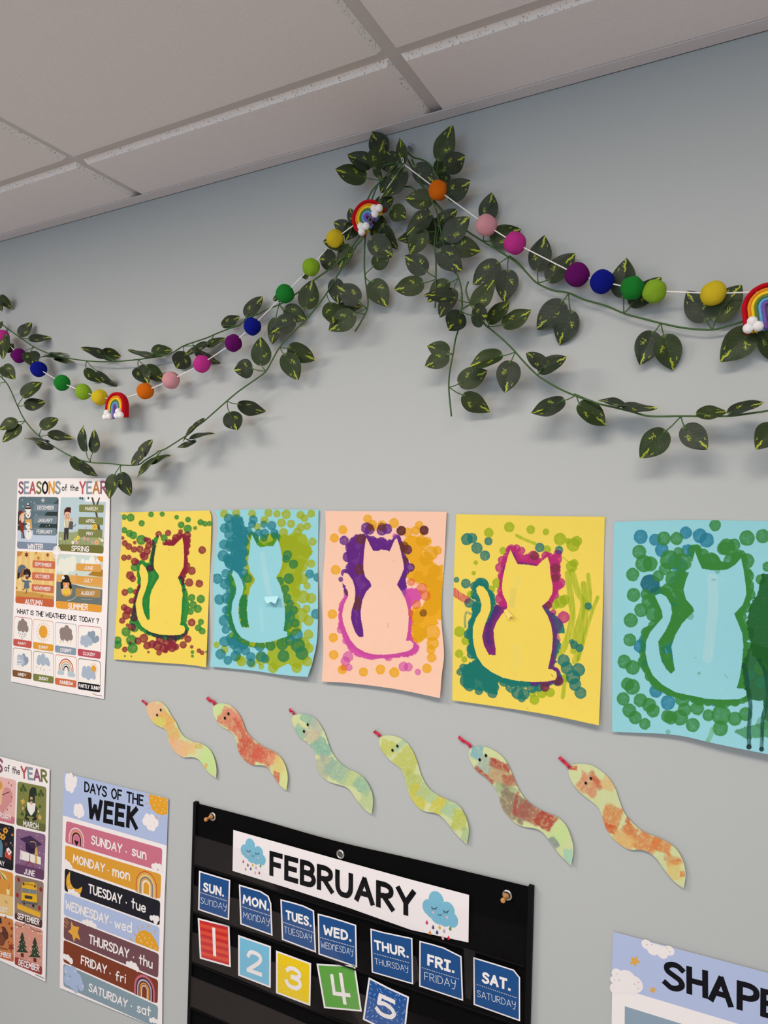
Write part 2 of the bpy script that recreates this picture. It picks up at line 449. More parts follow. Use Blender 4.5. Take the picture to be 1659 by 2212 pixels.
    d('ñ', .56, '0,.96 0,0', 'c0,.55 .14,.86 .34,.96 .52,.8 .56,.45 .56,0')
    d('1', .2, '.1,1 .1,0')
    d('2', .56, 'c0,.74 .08,.93 .27,1 .48,.93 .54,.74 .42,.5 .2,.24 .02,.02', '0,0 .56,0')
    d('3', .54, 'c.02,.82 .14,.97 .32,.99 .5,.86 .47,.64 .22,.54', 'c.22,.54 .48,.46 .54,.26 .42,.05 .24,0 .08,.06 0,.22')
    d('4', .6, '.08,1 .12,.3 .6,.3', '.46,1 .46,0')
    d('5', .54, '.5,1 .08,1 .05,.55', 'c.05,.55 .24,.65 .44,.56 .54,.34 .46,.1 .28,0 .12,.03 0,.18')
    return G
GL = _g()

WHITE = (236, 226, 224); BLK = (16, 16, 20); CREAM = (232, 226, 216)
def lerp2(a, b, t): return (a[0]+(b[0]-a[0])*t, a[1]+(b[1]-a[1])*t)

# ---- poster: seasons of the year -------------------------------------------------------------
KA, K1, K2, K3 = K(0, 1010, 4.336), K(20, 1020, 7.373), K(20, 1180, 7.373), K(20, 1300, 7.373)
def poster(name, loc_px, label, cat='poster'): return empty(name, P(*loc_px, .003), label, cat)
root = poster('seasons_poster', (130, 1270), 'white poster titled Seasons of the Year with four season pictures and weather cards')
a = Art(KA); a.poly([(165, 103), (1032, 98), (1020, 900), (1000, 1500), (973, 2168), (560, 2095), (103, 2003)], (240, 228, 226), 0)
a.line([(868, 2118), (890, 2124)], 12, (206, 176, 150), 1); a.line([(892, 2128), (955, 2140)], 7, (150, 130, 130), 1)
sheet = a.build('sheet', parent=root)
a = Art(K1)
PU, GR, RD, OL, GO = (140, 88, 108), (132, 148, 158), (180, 86, 94), (112, 114, 62), (216, 150, 54)
a.text('SEASONS', (156, 350), (808, 352), (158, 145), .17, colors=[PU, GR, RD, OL, BLK, GO, GR])
a.text('of the', (842, 300), (1100, 302), (842, 190), .13, BLK)
a.text('YEAR', (1128, 352), (1545, 350), (1128, 143), .17, colors=[RD, GR, (182, 120, 66), PU])
a.build('title_lettering', parent=root)
def stars(a, pts, c, r=5, lay=3):
    for x, y in pts: a.circle(x, y, r, c, lay, 6)
# winter
a = Art(K1); a.rquad([(150, 390), (790, 397), (755, 1250), (125, 1215)], (92, 112, 120), 1)
a.poly([(700, 510), (780, 415), (772, 690), (550, 690)], (62, 80, 84), 2); a.poly([(600, 640), (770, 620), (762, 905), (470, 880)], (44, 58, 58), 2)
a.poly([(140, 640), (170, 600), (180, 920), (132, 920)], (44, 58, 56), 2)
a.poly([(132, 930), (300, 915), (760, 990), (756, 1140), (128, 1105)], (186, 196, 212), 3)
for q in ([(395, 505), (775, 507), (768, 632), (392, 622)], [(395, 690), (762, 697), (757, 825), (385, 812)], [(385, 880), (752, 890), (748, 1010), (380, 1000)]): a.rquad(q, (112, 126, 136), 4, .003)
a.text('DECEMBER', (453, 596), (710, 600), (455, 533), .15, WHITE, 5); a.text('JANUARY', (458, 795), (688, 798), (460, 736), .15, WHITE, 5); a.text('FEBRUARY', (440, 974), (684, 984), (443, 912), .15, WHITE, 5)
a.rquad([(127, 1104), (757, 1135), (755, 1250), (125, 1215)], (122, 134, 154), 4, .006); a.text('WINTER', (297, 1224), (535, 1230), (300, 1136), .17, WHITE, 5)
stars(a, [(210, 445), (400, 490), (395, 590), (430, 678), (590, 860), (640, 850), (285, 395), (220, 545), (350, 470), (330, 640), (460, 1015), (155, 840)], WHITE, 9)
for q in range(3): a.line([(537+30*math.cos(q*1.047), 447+38*math.sin(q*1.047)), (537-30*math.cos(q*1.047), 447-38*math.sin(q*1.047))], 8, WHITE, 3)
SN = (228, 222, 216)
a.circle(310, 990, 84, SN, 4, sx=.95); a.circle(305, 840, 70, SN, 4, sx=.95); a.circle(302, 665, 78, SN, 5, sx=.8)
a.poly([(245, 610), (300, 500), (355, 610)], SN, 6); a.poly([(252, 588), (348, 588), (338, 560), (264, 560)], (72, 36, 36), 7); a.poly([(272, 545), (330, 545), (320, 522), (282, 522)], (72, 36, 36), 7); a.circle(300, 505, 16, WHITE, 7)
a.poly([(250, 755), (355, 748), (368, 905), (335, 908), (325, 800), (255, 795)], (206, 158, 92), 6); a.circle(302, 690, 15, (176, 62, 48), 7); a.circle(278, 660, 7, BLK, 7); a.circle(325, 650, 7, BLK, 7); a.line([(270, 715), (300, 740), (340, 715)], 6, BLK, 7, True)
a.circle(305, 848, 8, BLK, 7); a.circle(308, 942, 10, BLK, 7)
a.circle(190, 700, 95, (134, 34, 32), 5, sx=.55); a.circle(212, 725, 78, (226, 186, 160), 6, sx=.62); a.line([(165, 760), (185, 690), (250, 650)], 24, (222, 186, 140), 7, True); a.circle(238, 735, 5, BLK, 7)
a.poly([(180, 800), (235, 800), (232, 940), (215, 965), (180, 940)], (132, 44, 32), 6); a.line([(230, 835), (280, 825)], 22, (60, 40, 40), 7); a.poly([(195, 950), (212, 950), (215, 1055), (195, 1055)], (96, 84, 84), 5); a.poly([(215, 950), (232, 950), (250, 1055), (222, 1055)], (70, 56, 56), 5)
a.build('winter_panel', parent=root)
# spring
a = Art(K1); a.poly([(822, 400), (1210, 400), (1210, 470), (1540, 475), (1500, 1290), (778, 1245)], (180, 198, 204), 1)
a.poly([(785, 950), (1000, 960), (1100, 940), (1150, 1030), (1505, 1040), (1503, 1165), (780, 1145)], (150, 158, 112), 2)
a.poly([(1305, 400), (1335, 400), (1400, 640), (1450, 900), (1470, 1040), (1420, 1040), (1395, 760), (1350, 560)], (84, 72, 58), 3); a.poly([(1430, 402), (1448, 402), (1402, 560), (1382, 520)], (84, 72, 58), 3)
a.cloud([(1130, 412, 18), (1165, 418, 20), (1260, 412, 18)], (58, 84, 84), 3)
for q in ([(1115, 515), (1508, 518), (1502, 643), (1112, 633)], [(1108, 715), (1500, 720), (1494, 843), (1104, 830)], [(1098, 905), (1488, 915), (1480, 1045), (1092, 1030)]): a.rquad(q, (122, 126, 74), 4, .003)
a.text('MARCH', (1212, 610), (1402, 613), (1214, 548), .16, WHITE, 5); a.text('APRIL', (1222, 806), (1372, 810), (1224, 748), .16, WHITE, 5); a.text('MAY', (1232, 1003), (1335, 1007), (1235, 945), .16, WHITE, 5)
a.circle(922, 700, 90, (222, 172, 140), 5, sx=.72); a.poly([(870, 690), (880, 600), (920, 555), (970, 570), (985, 650), (965, 640), (930, 630), (890, 640)], (76, 32, 28), 6); a.circle(960, 590, 36, (76, 32, 28), 6)
a.circle(912, 686, 9, BLK, 7); a.circle(945, 684, 9, BLK, 7); a.line([(900, 715), (925, 728), (948, 713)], 6, (130, 50, 40), 7, True)
a.poly([(885, 760), (960, 755), (990, 770), (955, 810), (945, 890), (885, 890), (870, 830)], (228, 214, 184), 5); a.line([(905, 765), (908, 880)], 10, (80, 70, 60), 6); a.line([(940, 760), (938, 880)], 10, (80, 70, 60), 6)
a.poly([(878, 885), (950, 885), (940, 1070), (912, 1070), (908, 960), (898, 1085), (868, 1080)], (62, 56, 58), 5); a.poly([(960, 780), (1020, 790), (1010, 912), (945, 905)], (88, 84, 82), 6); a.line([(1015, 870), (1060, 835)], 12, (88, 84, 82), 6); a.circle(988, 755, 30, (214, 164, 132), 5)
for x, y, r, c in ((1362, 875, 46, (222, 176, 52)), (1100, 1040, 30, (226, 200, 84)), (1060, 1075, 26, (228, 206, 96)), (1195, 1052, 26, (214, 160, 168)), (1255, 1072, 24, (212, 150, 160)), (1395, 1118, 40, (216, 170, 120)), (1082, 1118, 26, (220, 170, 176)), (1015, 1120, 26, WHITE), (1330, 1120, 22, (206, 160, 176)), (1480, 1085, 26, WHITE), (1220, 885, 16, (214, 150, 150)), (1440, 1060, 18, (226, 206, 120)), (820, 1060, 14, WHITE), (835, 1000, 10, (180, 150, 180))):
    a.cloud([(x+r*.55*math.cos(t), y+r*.55*math.sin(t), r*.5) for t in (0, 1.26, 2.5, 3.8, 5.0)], c, 6); a.circle(x, y, r*.28, (170, 110, 60), 7)
for x in range(800, 1490, 47): a.line([(x, 1150), (x+12, 1080+(x*7) % 50)], 6, (92, 110, 66), 5)
a.rquad([(778, 1146), (1504, 1166), (1500, 1298), (775, 1250)], (110, 108, 54), 4, .006); a.text('SPRING', (992, 1258), (1266, 1270), (996, 1168), .17, WHITE, 5)
a.build('spring_panel', parent=root)
# autumn
a = Art(K2); a.rquad([(122, 75), (742, 105), (712, 975), (98, 900)], (222, 184, 116), 1)
for x, w in ((150, 50), (250, 30), (330, 60), (520, 40), (640, 50)): a.poly([(x, 85), (x+w, 88), (x+w-6, 720), (x-6, 716)], (230, 196, 132), 2)
a.poly([(108, 710), (400, 735), (716, 800), (714, 850), (104, 800)], (196, 146, 74), 3)
def mleaf(a, x, y, r, c, lay=3): a.poly([(x+q*r*math.sin(t)*.8, y-q*r*math.cos(t)) for t, q in ((0, 1), (.35, .4), (.9, .9), (1.3, .4), (2.0, .8), (2.7, .4), (3.14, .9), (3.6, .4), (4.28, .8), (4.98, .4), (5.4, .9), (5.93, .4))], c, lay)
mleaf(a, 275, 135, 58, (120, 52, 34)); mleaf(a, 612, 138, 46, (140, 74, 40)); mleaf(a, 465, 190, 42, (176, 116, 50)); mleaf(a, 430, 108, 34, (190, 130, 60)); a.poly([(125, 80), (215, 88), (200, 130), (160, 165), (130, 160)], (190, 130, 60), 3); mleaf(a, 520, 795, 30, (170, 104, 40), 4); mleaf(a, 117, 665, 24, (150, 80, 40)); mleaf(a, 168, 600, 12, (150, 80, 40))
OR = (198, 108, 76)
for q in ([(374, 223), (732, 240), (728, 362), (370, 338)], [(366, 410), (715, 434), (711, 556), (362, 530)], [(360, 600), (710, 628), (705, 748), (356, 715)]): a.rquad(q, OR, 5, .003)
a.text('SEPTEMBER', (410, 312), (668, 330), (413, 256), .16, WHITE, 6); a.text('OCTOBER', (421, 502), (640, 520), (424, 445), .16, WHITE, 6); a.text('NOVEMBER', (398, 692), (655, 714), (402, 634), .16, WHITE, 6)
a.poly([(128, 520), (128, 400), (150, 320), (200, 288), (255, 310), (280, 360), (235, 345), (190, 400), (160, 500)], (92, 104, 116), 4); a.poly([(165, 500), (190, 400), (235, 345), (262, 362), (230, 480)], (150, 96, 62), 4); a.poly([(128, 525), (135, 430), (175, 410), (165, 500)], (40, 38, 40), 5); a.line([(190, 390), (205, 540)], 8, (90, 60, 40), 5)
a.circle(285, 450, 75, (46, 30, 30), 5, sx=.7); a.cloud([(245, 430, 26), (255, 395, 26), (285, 380, 26), (315, 395, 26), (328, 430, 26), (322, 470, 22)], (46, 30, 30), 5); a.circle(283, 480, 50, (112, 66, 54), 6, sx=.7); a.circle(268, 467, 14, WHITE, 7); a.circle(298, 467, 14, WHITE, 7); a.circle(268, 468, 6, BLK, 8); a.circle(298, 468, 6, BLK, 8)
a.poly([(200, 530), (255, 545), (310, 545), (355, 560), (350, 575), (310, 570), (325, 670), (232, 665), (245, 580), (205, 560)], (94, 106, 122), 6); a.line([(265, 670), (215, 690)], 16, (150, 100, 60), 5); a.line([(285, 670), (270, 745)], 18, (90, 66, 56), 5)
a.rquad([(101, 795), (714, 845), (712, 975), (98, 900)], (194, 94, 60), 5, .006); a.text('AUTUMN', (252, 926), (520, 945), (260, 840), .17, WHITE, 6)
a.build('autumn_panel', parent=root)
# summer
a = Art(K2); a.rquad([(757, 115), (1500, 160), (1472, 1056), (744, 985)], (196, 208, 200), 1)
a.cloud([(1010, 240, 80), (930, 270, 80), (840, 270, 70), (1000, 330, 70), (900, 350, 90), (800, 350, 60)], (226, 222, 208), 2); a.cloud([(1320, 230, 62), (1170, 240, 40), (1400, 260, 50), (1240, 265, 45)], (232, 228, 220), 2)
a.poly([(755, 445), (1050, 465), (1490, 500), (1485, 660), (1300, 640), (1050, 600), (750, 560)], (214, 162, 92), 3); a.poly([(1250, 460), (1330, 400), (1440, 355), (1492, 380), (1488, 490)], (166, 120, 40), 3)
a.poly([(752, 560), (900, 580), (1200, 645), (1485, 690), (1475, 945), (746, 880)], (104, 112, 108), 4); a.line([(1070, 610), (1240, 650), (1480, 680)], 14, (224, 214, 196), 5, True); a.line([(930, 865), (1000, 850), (1070, 800)], 8, (190, 196, 190), 5, True); a.line([(1150, 840), (1320, 850)], 6, (170, 178, 172), 5)
for t in np.linspace(math.pi*.55, math.pi*1.1, 7): a.line([(1470+90*math.cos(t), 190+90*math.sin(t)), (1470+118*math.cos(t), 190+118*math.sin(t))], 8, (222, 150, 54), 3)
a.poly([(1400, 158), (1498, 164), (1492, 250), (1450, 240), (1415, 205)], (222, 146, 50), 3)
SO = (214, 154, 78)
for q in ([(1072, 270), (1468, 292), (1465, 412), (1068, 386)], [(1064, 470), (1462, 492), (1460, 612), (1060, 590)]): a.rquad(q, SO, 6, .003)
a.rquad([(1060, 668), (1456, 692), (1450, 822), (1056, 796)], (172, 132, 74), 6, .003)
a.text('JUNE', (1200, 370), (1335, 380), (1204, 312), .16, WHITE, 7); a.text('JULY', (1192, 570), (1325, 577), (1195, 512), .16, WHITE, 7); a.text('AUGUST', (1148, 775), (1362, 785), (1151, 712), .16, WHITE, 7)
a.circle(912, 710, 92, (204, 150, 52), 5, sx=1.45); a.circle(910, 712, 62, (226, 186, 62), 6, sx=1.4)
a.cloud([(905, 545, 80), (850, 600, 40), (960, 600, 40), (840, 650, 28), (978, 650, 28), (905, 500, 40)], (30, 28, 30), 6); a.circle(906, 625, 62, (226, 180, 146), 7, sx=.95); a.circle(876, 600, 30, (214, 134, 70), 8, sx=1.1); a.circle(940, 602, 30, (214, 134, 70), 8, sx=1.1); a.line([(885, 655), (910, 665), (935, 653)], 6, (150, 60, 50), 8, True)
a.poly([(860, 580), (880, 555), (960, 560), (955, 578)], (30, 28, 30), 8); a.cloud([(862+16*math.cos(t), 500+16*math.sin(t), 12) for t in range(6)], WHITE, 8); a.line([(850, 690), (858, 760)], 26, (226, 180, 146), 8); a.line([(960, 690), (972, 765)], 26, (226, 180, 146), 8); mleaf(a, 1072, 450, 24, (196, 110, 80), 5)
a.rquad([(747, 866), (1476, 938), (1472, 1056), (744, 985)], (220, 150, 56), 6, .006); a.text('SUMMER', (941, 1004), (1250, 1020), (946, 905), .17, WHITE, 7)
a.build('summer_panel', parent=root)
a = Art(K2); a.circle(757, 95, 102, WHITE, 6, 28, .68/.72); a.ring(757, 95, 74, 9, (184, 150, 140), 7, 10, 75); a.ring(757, 95, 74, 9, (150, 160, 160), 7, 105, 165); a.ring(757, 95, 74, 9, (184, 130, 110), 7, 195, 255); a.ring(757, 95, 74, 9, (120, 120, 110), 7, 285, 345)
a.build('season_ring', parent=root)
a = Art(K3); a.text('WHAT IS THE WEATHER LIKE TODAY ?', (122, 186), (1425, 350), (125, 106), .17, BLK, 1, sp=.15); a.build('question_lettering', parent=root)
def sunrays(a, x, y, r0, r1, th, c, lay, n=20, sx=.7):
    for i in range(n):
        t = 2*math.pi*i/n; a.line([(x+sx*r0*math.cos(t), y+r0*math.sin(t)), (x+sx*r1*math.cos(t), y+r1*math.sin(t))], th, c, lay)
def rain(a, pts, c, lay=4, th=10, dx=6, dy=18):
    for x, y in pts: a.line([(x, y), (x+dx, y+dy)], th, c, lay)
def wcard(q, yl, yr, c, txt, A, B, C, draw):
    a = Art(K3); a.rquad(q, c, 1, .007)
    ins = [lerp2(q[0], q[2], .018), lerp2(q[1], q[3], .018), lerp2(q[2], q[0], .012), lerp2(q[3], q[1], .012)]; a.rquad(ins, (238, 228, 222), 2, .006)
    a.rquad([(lerp2(q[0], q[3], .7)[0], yl), (lerp2(q[1], q[2], .7)[0], yr), q[2], q[3]], c, 3, .005); a.text(txt, A, B, C, .18, WHITE, 4); draw(a)
    a.build('weather_card', parent=root)
GC, BC, DC = (140, 124, 118), (166, 176, 192), (138, 150, 166)
wcard([(80, 228), (368, 265), (355, 742), (62, 695)], 585, 627, (190, 86, 76), 'RAINY', (142, 678), (265, 692), (145, 634), lambda a: (a.cloud([(165, 410, 56), (215, 330, 58), (170, 350, 45), (255, 360, 50), (275, 430, 52), (220, 430, 52)], GC, 3, .85), rain(a, [(150, 490), (180, 500), (210, 505), (240, 500), (262, 512), (165, 530), (195, 545), (225, 545), (205, 575), (245, 540)], (96, 100, 116))))
wcard([(382, 272), (710, 312), (705, 795), (380, 745)], 635, 683, (216, 150, 54), 'SUNNY', (466, 742), (615, 756), (469, 690), lambda a: (a.circle(542, 478, 103, (222, 154, 54), 3, 28), sunrays(a, 542, 478, 120, 162, 8, (216, 168, 110), 3)))
wcard([(732, 320), (1075, 358), (1065, 855), (728, 800)], 690, 738, (134, 148, 164), 'STORMY', (812, 796), (985, 813), (816, 737), lambda a: (a.cloud([(845, 480, 64), (915, 440, 62), (850, 550, 60), (925, 540, 78), (980, 560, 50), (965, 480, 50), (870, 440, 30)], GC, 3, .9), rain(a, [(825, 605), (870, 600), (940, 610), (985, 630)], (206, 156, 110), 4, 9, -12, 48)))
wcard([(1098, 370), (1472, 405), (1455, 912), (1090, 858)], 745, 796, (180, 76, 88), 'CLOUDY', (1176, 846), (1362, 872), (1180, 790), lambda a: (a.cloud([(1280, 520, 44), (1335, 515, 50), (1400, 590, 46), (1330, 590, 60), (1370, 620, 36)], DC, 3, .95), a.cloud([(1175, 590, 50), (1235, 580, 52), (1165, 640, 46), (1290, 640, 52), (1225, 660, 60)], BC, 4, .95)))
wcard([(60, 725), (360, 768), (355, 1238), (52, 1185)], 1078, 1130, (124, 80, 44), 'WINDY', (138, 1174), (266, 1198), (142, 1122), lambda a: (a.cloud([(230, 870, 44), (275, 930, 52), (255, 960, 46)], DC, 3, .85), a.cloud([(160, 900, 56), (205, 900, 52), (150, 950, 45), (215, 970, 56)], BC, 4, .85), a.line([(78, 945), (160, 940), (205, 930), (212, 970), (190, 985), (80, 975)], 9, WHITE, 5, True), a.line([(78, 928), (130, 930), (168, 905), (150, 885), (130, 900)], 8, WHITE, 5, True), a.line([(95, 990), (160, 1010), (175, 1040), (150, 1050)], 7, (206, 208, 212), 5, True)))
wcard([(382, 778), (712, 820), (708, 1305), (380, 1255)], 1140, 1190, (120, 122, 66), 'SNOWY', (473, 1242), (618, 1262), (476, 1185), lambda a: (a.cloud([(480, 900, 50), (540, 880, 52), (470, 950, 50), (600, 945, 54), (540, 950, 62), (625, 985, 40)], BC, 3, .9), [mleaf(a, x, y, r, (186, 178, 178), 4) for x, y, r in ((440, 1038, 20), (500, 1068, 20), (555, 1085, 22), (648, 1085, 18), (580, 1135, 14), (455, 1100, 10), (605, 1105, 10), (515, 1030, 10))]))
def rb(a):
    for i, c in enumerate(((178, 76, 76), (236, 226, 214), (214, 146, 62), (236, 226, 214), (140, 152, 164), (236, 226, 214), BLK)): a.ring(905, 1080, 166-19*i, 20, c, 3, 8, 172, 24)
    a.cloud([(790, 1125, 30), (825, 1125, 38), (855, 1135, 26)], (178, 192, 198), 4); a.cloud([(960, 1150, 40), (1000, 1155, 42), (1030, 1170, 28)], (178, 192, 198), 4)
wcard([(732, 835), (1075, 880), (1070, 1370), (728, 1315)], 1205, 1255, (202, 106, 68), 'RAINBOW', (808, 1306), (1008, 1335), (812, 1245), rb)
wcard([(1095, 895), (1455, 945), (1450, 1445), (1090, 1388)], 1270, 1325, BLK, 'PARTLY SUNNY', (1110, 1362), (1445, 1412), (1112, 1300), lambda a: (a.circle(1345, 1070, 58, (222, 154, 54), 3), sunrays(a, 1345, 1070, 70, 98, 7, (220, 166, 90), 3, 18), a.cloud([(1200, 1080, 52), (1265, 1080, 54), (1190, 1150, 54), (1330, 1160, 56), (1260, 1170, 66), (1350, 1195, 40)], BC, 4, .95)))

# ---- poster: months of the year (only its right half is in the frame) ---------------------------
KM = K(0, 1620, 3.733)
root = poster('months_poster', (60, 1900), 'months poster at the lower left edge, showing March, June, September and December pictures')
a = Art(KM); trw, brw = a.W(402, 155), a.W(366, 1868)
a.wpoly([trw, brw, brw+np.array((-.286, 0)), trw+np.array((-.286, 0))], (240, 228, 226), 0); a.line([(288, 1812), (355, 1842)], 9, (150, 140, 136), 1); a.build('sheet', parent=root)
a = Art(KM); a.text('S', (-22, 180), (16, 188), (-20, 62), .2, PU); a.text('of the', (38, 172), (158, 202), (40, 112), .12, BLK); a.text('YEAR', (176, 230), (378, 268), (172, 126), .2, colors=[RD, GR, PU, OL]); a.build('title_lettering', parent=root)
def month(q, bg, band, yl, yr, txt, A, B, C, draw):
    a = Art(KM); a.rquad(q, bg, 1, .007); a.rquad([(lerp2(q[0], q[3], .85)[0], yl), (lerp2(q[1], q[2], .85)[0], yr), q[2], q[3]], band, 2, .006)
    draw(a); a.text(txt, A, B, C, .165, WHITE, 6, sp=.24); a.build('month_panel', parent=root)
def march(a):
    for x, y, r in ((188, 312, 26), (330, 352, 24), (180, 515, 14), (322, 455, 12)): a.cloud([(x, y-r*.7, r*.6), (x-r*.6, y+r*.3, r*.6), (x+r*.6, y+r*.3, r*.6)], (66, 86, 44), 3); a.line([(x, y), (x, y+r*1.4)], 5, (66, 86, 44), 3)
    stars(a, [(215, 330), (230, 300), (170, 400), (345, 420), (160, 350), (300, 300), (170, 470), (345, 500), (310, 400), (150, 300)], (84, 92, 46), 5)
    a.poly([(228, 420), (240, 320), (262, 298), (290, 305), (299, 370), (286, 372), (280, 345), (284, 430)], (38, 48, 40), 4); a.poly([(234, 392), (282, 405), (284, 430), (228, 420)], (62, 72, 52), 5); a.poly([(244, 375), (264, 380), (264, 402), (244, 397)], (196, 160, 120), 5)
    a.poly([(200, 480), (222, 440), (290, 450), (315, 500), (300, 510), (285, 545), (215, 530)], (52, 66, 44), 3); a.poly([(218, 420), (288, 432), (282, 490), (262, 520), (250, 530), (232, 500), (220, 470)], (232, 224, 216), 5); a.circle(254, 427, 15, (206, 160, 130), 6)
    a.line([(215, 520), (205, 548), (228, 560)], 22, (40, 38, 40), 3); a.line([(275, 530), (292, 555), (268, 562)], 22, (40, 38, 40), 3); a.circle(322, 543, 19, (214, 160, 100), 4); a.poly([(165, 405), (190, 395), (204, 420), (180, 440)], (206, 164, 80), 4); a.circle(185, 470, 12, (206, 160, 130), 4); a.circle(310, 495, 12, (206, 160, 130), 4)
month([(142, 252), (375, 300), (368, 665), (132, 605)], (124, 126, 68), (98, 100, 54), 545, 600, 'MARCH', (188, 616), (308, 640), (191, 568), march)
def june(a):
    stars(a, [(160, 680), (340, 730), (170, 780), (350, 840), (320, 950), (160, 900), (300, 690), (205, 655), (320, 830), (230, 700), (345, 930)], (206, 190, 150), 5)
    a.poly([(206, 750), (300, 775), (290, 830), (250, 838), (208, 810)], (46, 30, 60), 4); a.poly([(158, 715), (245, 690), (342, 762), (268, 790)], (62, 42, 76), 5); a.line([(245, 740), (285, 745), (295, 790)], 5, (206, 170, 90), 6, True); a.poly([(288, 785), (300, 790), (308, 850), (280, 845)], (206, 166, 80), 7)
    a.poly([(165, 808), (330, 865), (330, 925), (160, 880)], (232, 222, 216), 4); a.circle(172, 845, 36, (216, 204, 200), 5, sx=.35); a.poly([(284, 850), (300, 853), (302, 918), (282, 914)], (206, 166, 80), 7); a.line([(242, 845), (240, 895), (205, 930)], 8, (150, 50, 60), 6); a.line([(240, 895), (275, 945)], 8, (150, 50, 60), 6)
month([(130, 630), (368, 682), (355, 1052), (120, 990)], (130, 94, 126), (98, 62, 94), 915, 968, 'JUNE', (196, 1002), (278, 1021), (199, 955), june)
def sept(a):
    for x, y in ((150, 1045), (330, 1125), (140, 1170), (318, 1275)): a.circle(x, y, 19, (150, 42, 40), 3)
    a.poly([(178, 1090), (190, 1065), (275, 1068), (296, 1090), (300, 1235), (172, 1215)], (222, 170, 40), 4); a.poly([(180, 1112), (296, 1130), (294, 1165), (180, 1148)], (120, 124, 124), 5); a.line([(236, 1122), (236, 1155)], 5, (222, 170, 40), 6)
    a.poly([(200, 1170), (262, 1180), (260, 1205), (200, 1195)], (64, 56, 50), 5); a.poly([(170, 1212), (302, 1232), (300, 1252), (172, 1232)], (96, 92, 92), 5); a.circle(195, 1228, 20, (40, 36, 36), 4, sx=.8); a.circle(268, 1250, 20, (40, 36, 36), 4, sx=.8)
    a.circle(192, 1080, 12, (80, 40, 36), 5); a.circle(282, 1098, 12, (80, 40, 36), 5); a.text('SCHOOL BUS', (204, 1084), (266, 1096), (205, 1072), .16, (70, 50, 30), 6)
    a.poly([(140, 1235), (328, 1310), (325, 1354), (138, 1278)], (222, 170, 52), 4)
    for i in range(13): p = lerp2((140, 1236), (327, 1310), (i+.5)/13); a.line([p, (p[0], p[1]+12)], 3, (150, 100, 40), 5)
month([(120, 1005), (353, 1065), (340, 1440), (118, 1365)], (140, 116, 102), (82, 52, 44), 1312, 1372, 'SEPTEMBER', (142, 1362), (315, 1414), (145, 1312), sept)
def dece(a):
    stars(a, [(140, 1500), (240, 1520), (330, 1570), (150, 1640), (235, 1690), (325, 1700), (245, 1600), (135, 1430)], (236, 220, 206), 5)
    for x, y, w, h in ((180, 1470, 48, 165), (282, 1510, 48, 165)):
        for i in range(4): q = y+h*.22*i; a.poly([(x, q-8), (x+w*(.4+.2*i), q+h*.34), (x-w*(.4+.2*i), q+h*.30)], (46, 62, 46), 4)
        a.poly([(x-12, y+h), (x+12, y+h+6), (x+12, y+h+38), (x-12, y+h+32)], (90, 46, 36), 3); mleaf(a, x, y-8, 14, (222, 168, 70), 5)
        stars(a, [(x-15, y+60), (x+12, y+80), (x-25, y+110), (x+22, y+125), (x, y+140), (x-5, y+95)], (226, 206, 160), 5, 5)
    a.line([(120, 1405), (170, 1425), (215, 1400), (270, 1450), (340, 1470)], 4, (70, 46, 40), 4, True); stars(a, [(140, 1425), (185, 1425), (235, 1428), (265, 1460), (310, 1480), (335, 1480)], (240, 214, 160), 8, 5)
month([(118, 1378), (345, 1450), (340, 1818), (118, 1730)], (206, 142, 126), (152, 60, 58), 1665, 1747, 'DECEMBER', (152, 1736), (315, 1788), (155, 1684), dece)
def feb(a):
    a.cloud([(25, 390, 70), (60, 370, 60)], (206, 140, 140), 3); a.poly([(-40, 420), (95, 410), (20, 520)], (206, 140, 140), 3); a.circle(8, 310, 40, (226, 178, 140), 5, sx=.9); a.circle(0, 285, 34, (206, 150, 70), 6, sx=.9); a.poly([(-30, 340), (20, 345), (15, 440), (-30, 440)], (226, 178, 140), 5)
    a.line([(20, 362), (75, 338)], 6, (70, 50, 46), 6); stars(a, [(70, 265), (92, 285), (88, 450), (60, 480), (95, 380)], (190, 90, 100), 9, 4)
month([(-92, 195), (131, 245), (118, 602), (-100, 545)], (224, 176, 170), (198, 114, 128), 490, 542, 'FEBRUARY', (-52, 530), (88, 573), (-50, 488), feb)
def may(a):
    for x, y in ((45, 650), (25, 700), (0, 690)): a.cloud([(x+14*math.cos(t), y+16*math.sin(t), 9) for t in (0, 1, 2, 3, 4, 5)], (222, 156, 62), 4)
    a.poly([(-20, 720), (10, 725), (24, 770), (20, 865), (-20, 860)], (92, 128, 146), 4); a.poly([(40, 830), (58, 790), (95, 815), (90, 890), (38, 860)], (186, 76, 62), 4); a.poly([(50, 800), (70, 785), (96, 825), (72, 850)], (236, 226, 220), 5); a.circle(74, 820, 9, (170, 60, 60), 6)
    mleaf(a, 50, 760, 24, (110, 60, 44), 4); mleaf(a, 100, 685, 16, (214, 140, 60), 4); mleaf(a, 88, 750, 14, (110, 140, 150), 4); stars(a, [(75, 628), (10, 640), (100, 770)], (190, 110, 90), 6)
month([(-100, 565), (115, 618), (108, 975), (-105, 918)], (34, 34, 42), (26, 26, 32), 870, 925, 'MAY', (-26, 922), (34, 938), (-25, 882), may)
def aug(a):
    a.poly([(-100, 1150), (40, 1165), (106, 1185), (105, 1340), (-100, 1285)], (222, 184, 120), 2)
    for i, c in enumerate(((190, 80, 60), (222, 190, 120), (92, 110, 70), (226, 200, 130))): a.poly([(-10, 965), (2+15*i, 975+12*i), (18+15*i, 1040+4*i), (0+14*i, 1038)], c, 4)
    a.poly([(52, 1120), (80, 1125), (76, 1170), (56, 1165)], (236, 214, 150), 4); a.line([(66, 1130), (78, 1090)], 5, (200, 90, 70), 5); a.circle(50, 1225, 14, (206, 160, 90), 4, sx=1.6)
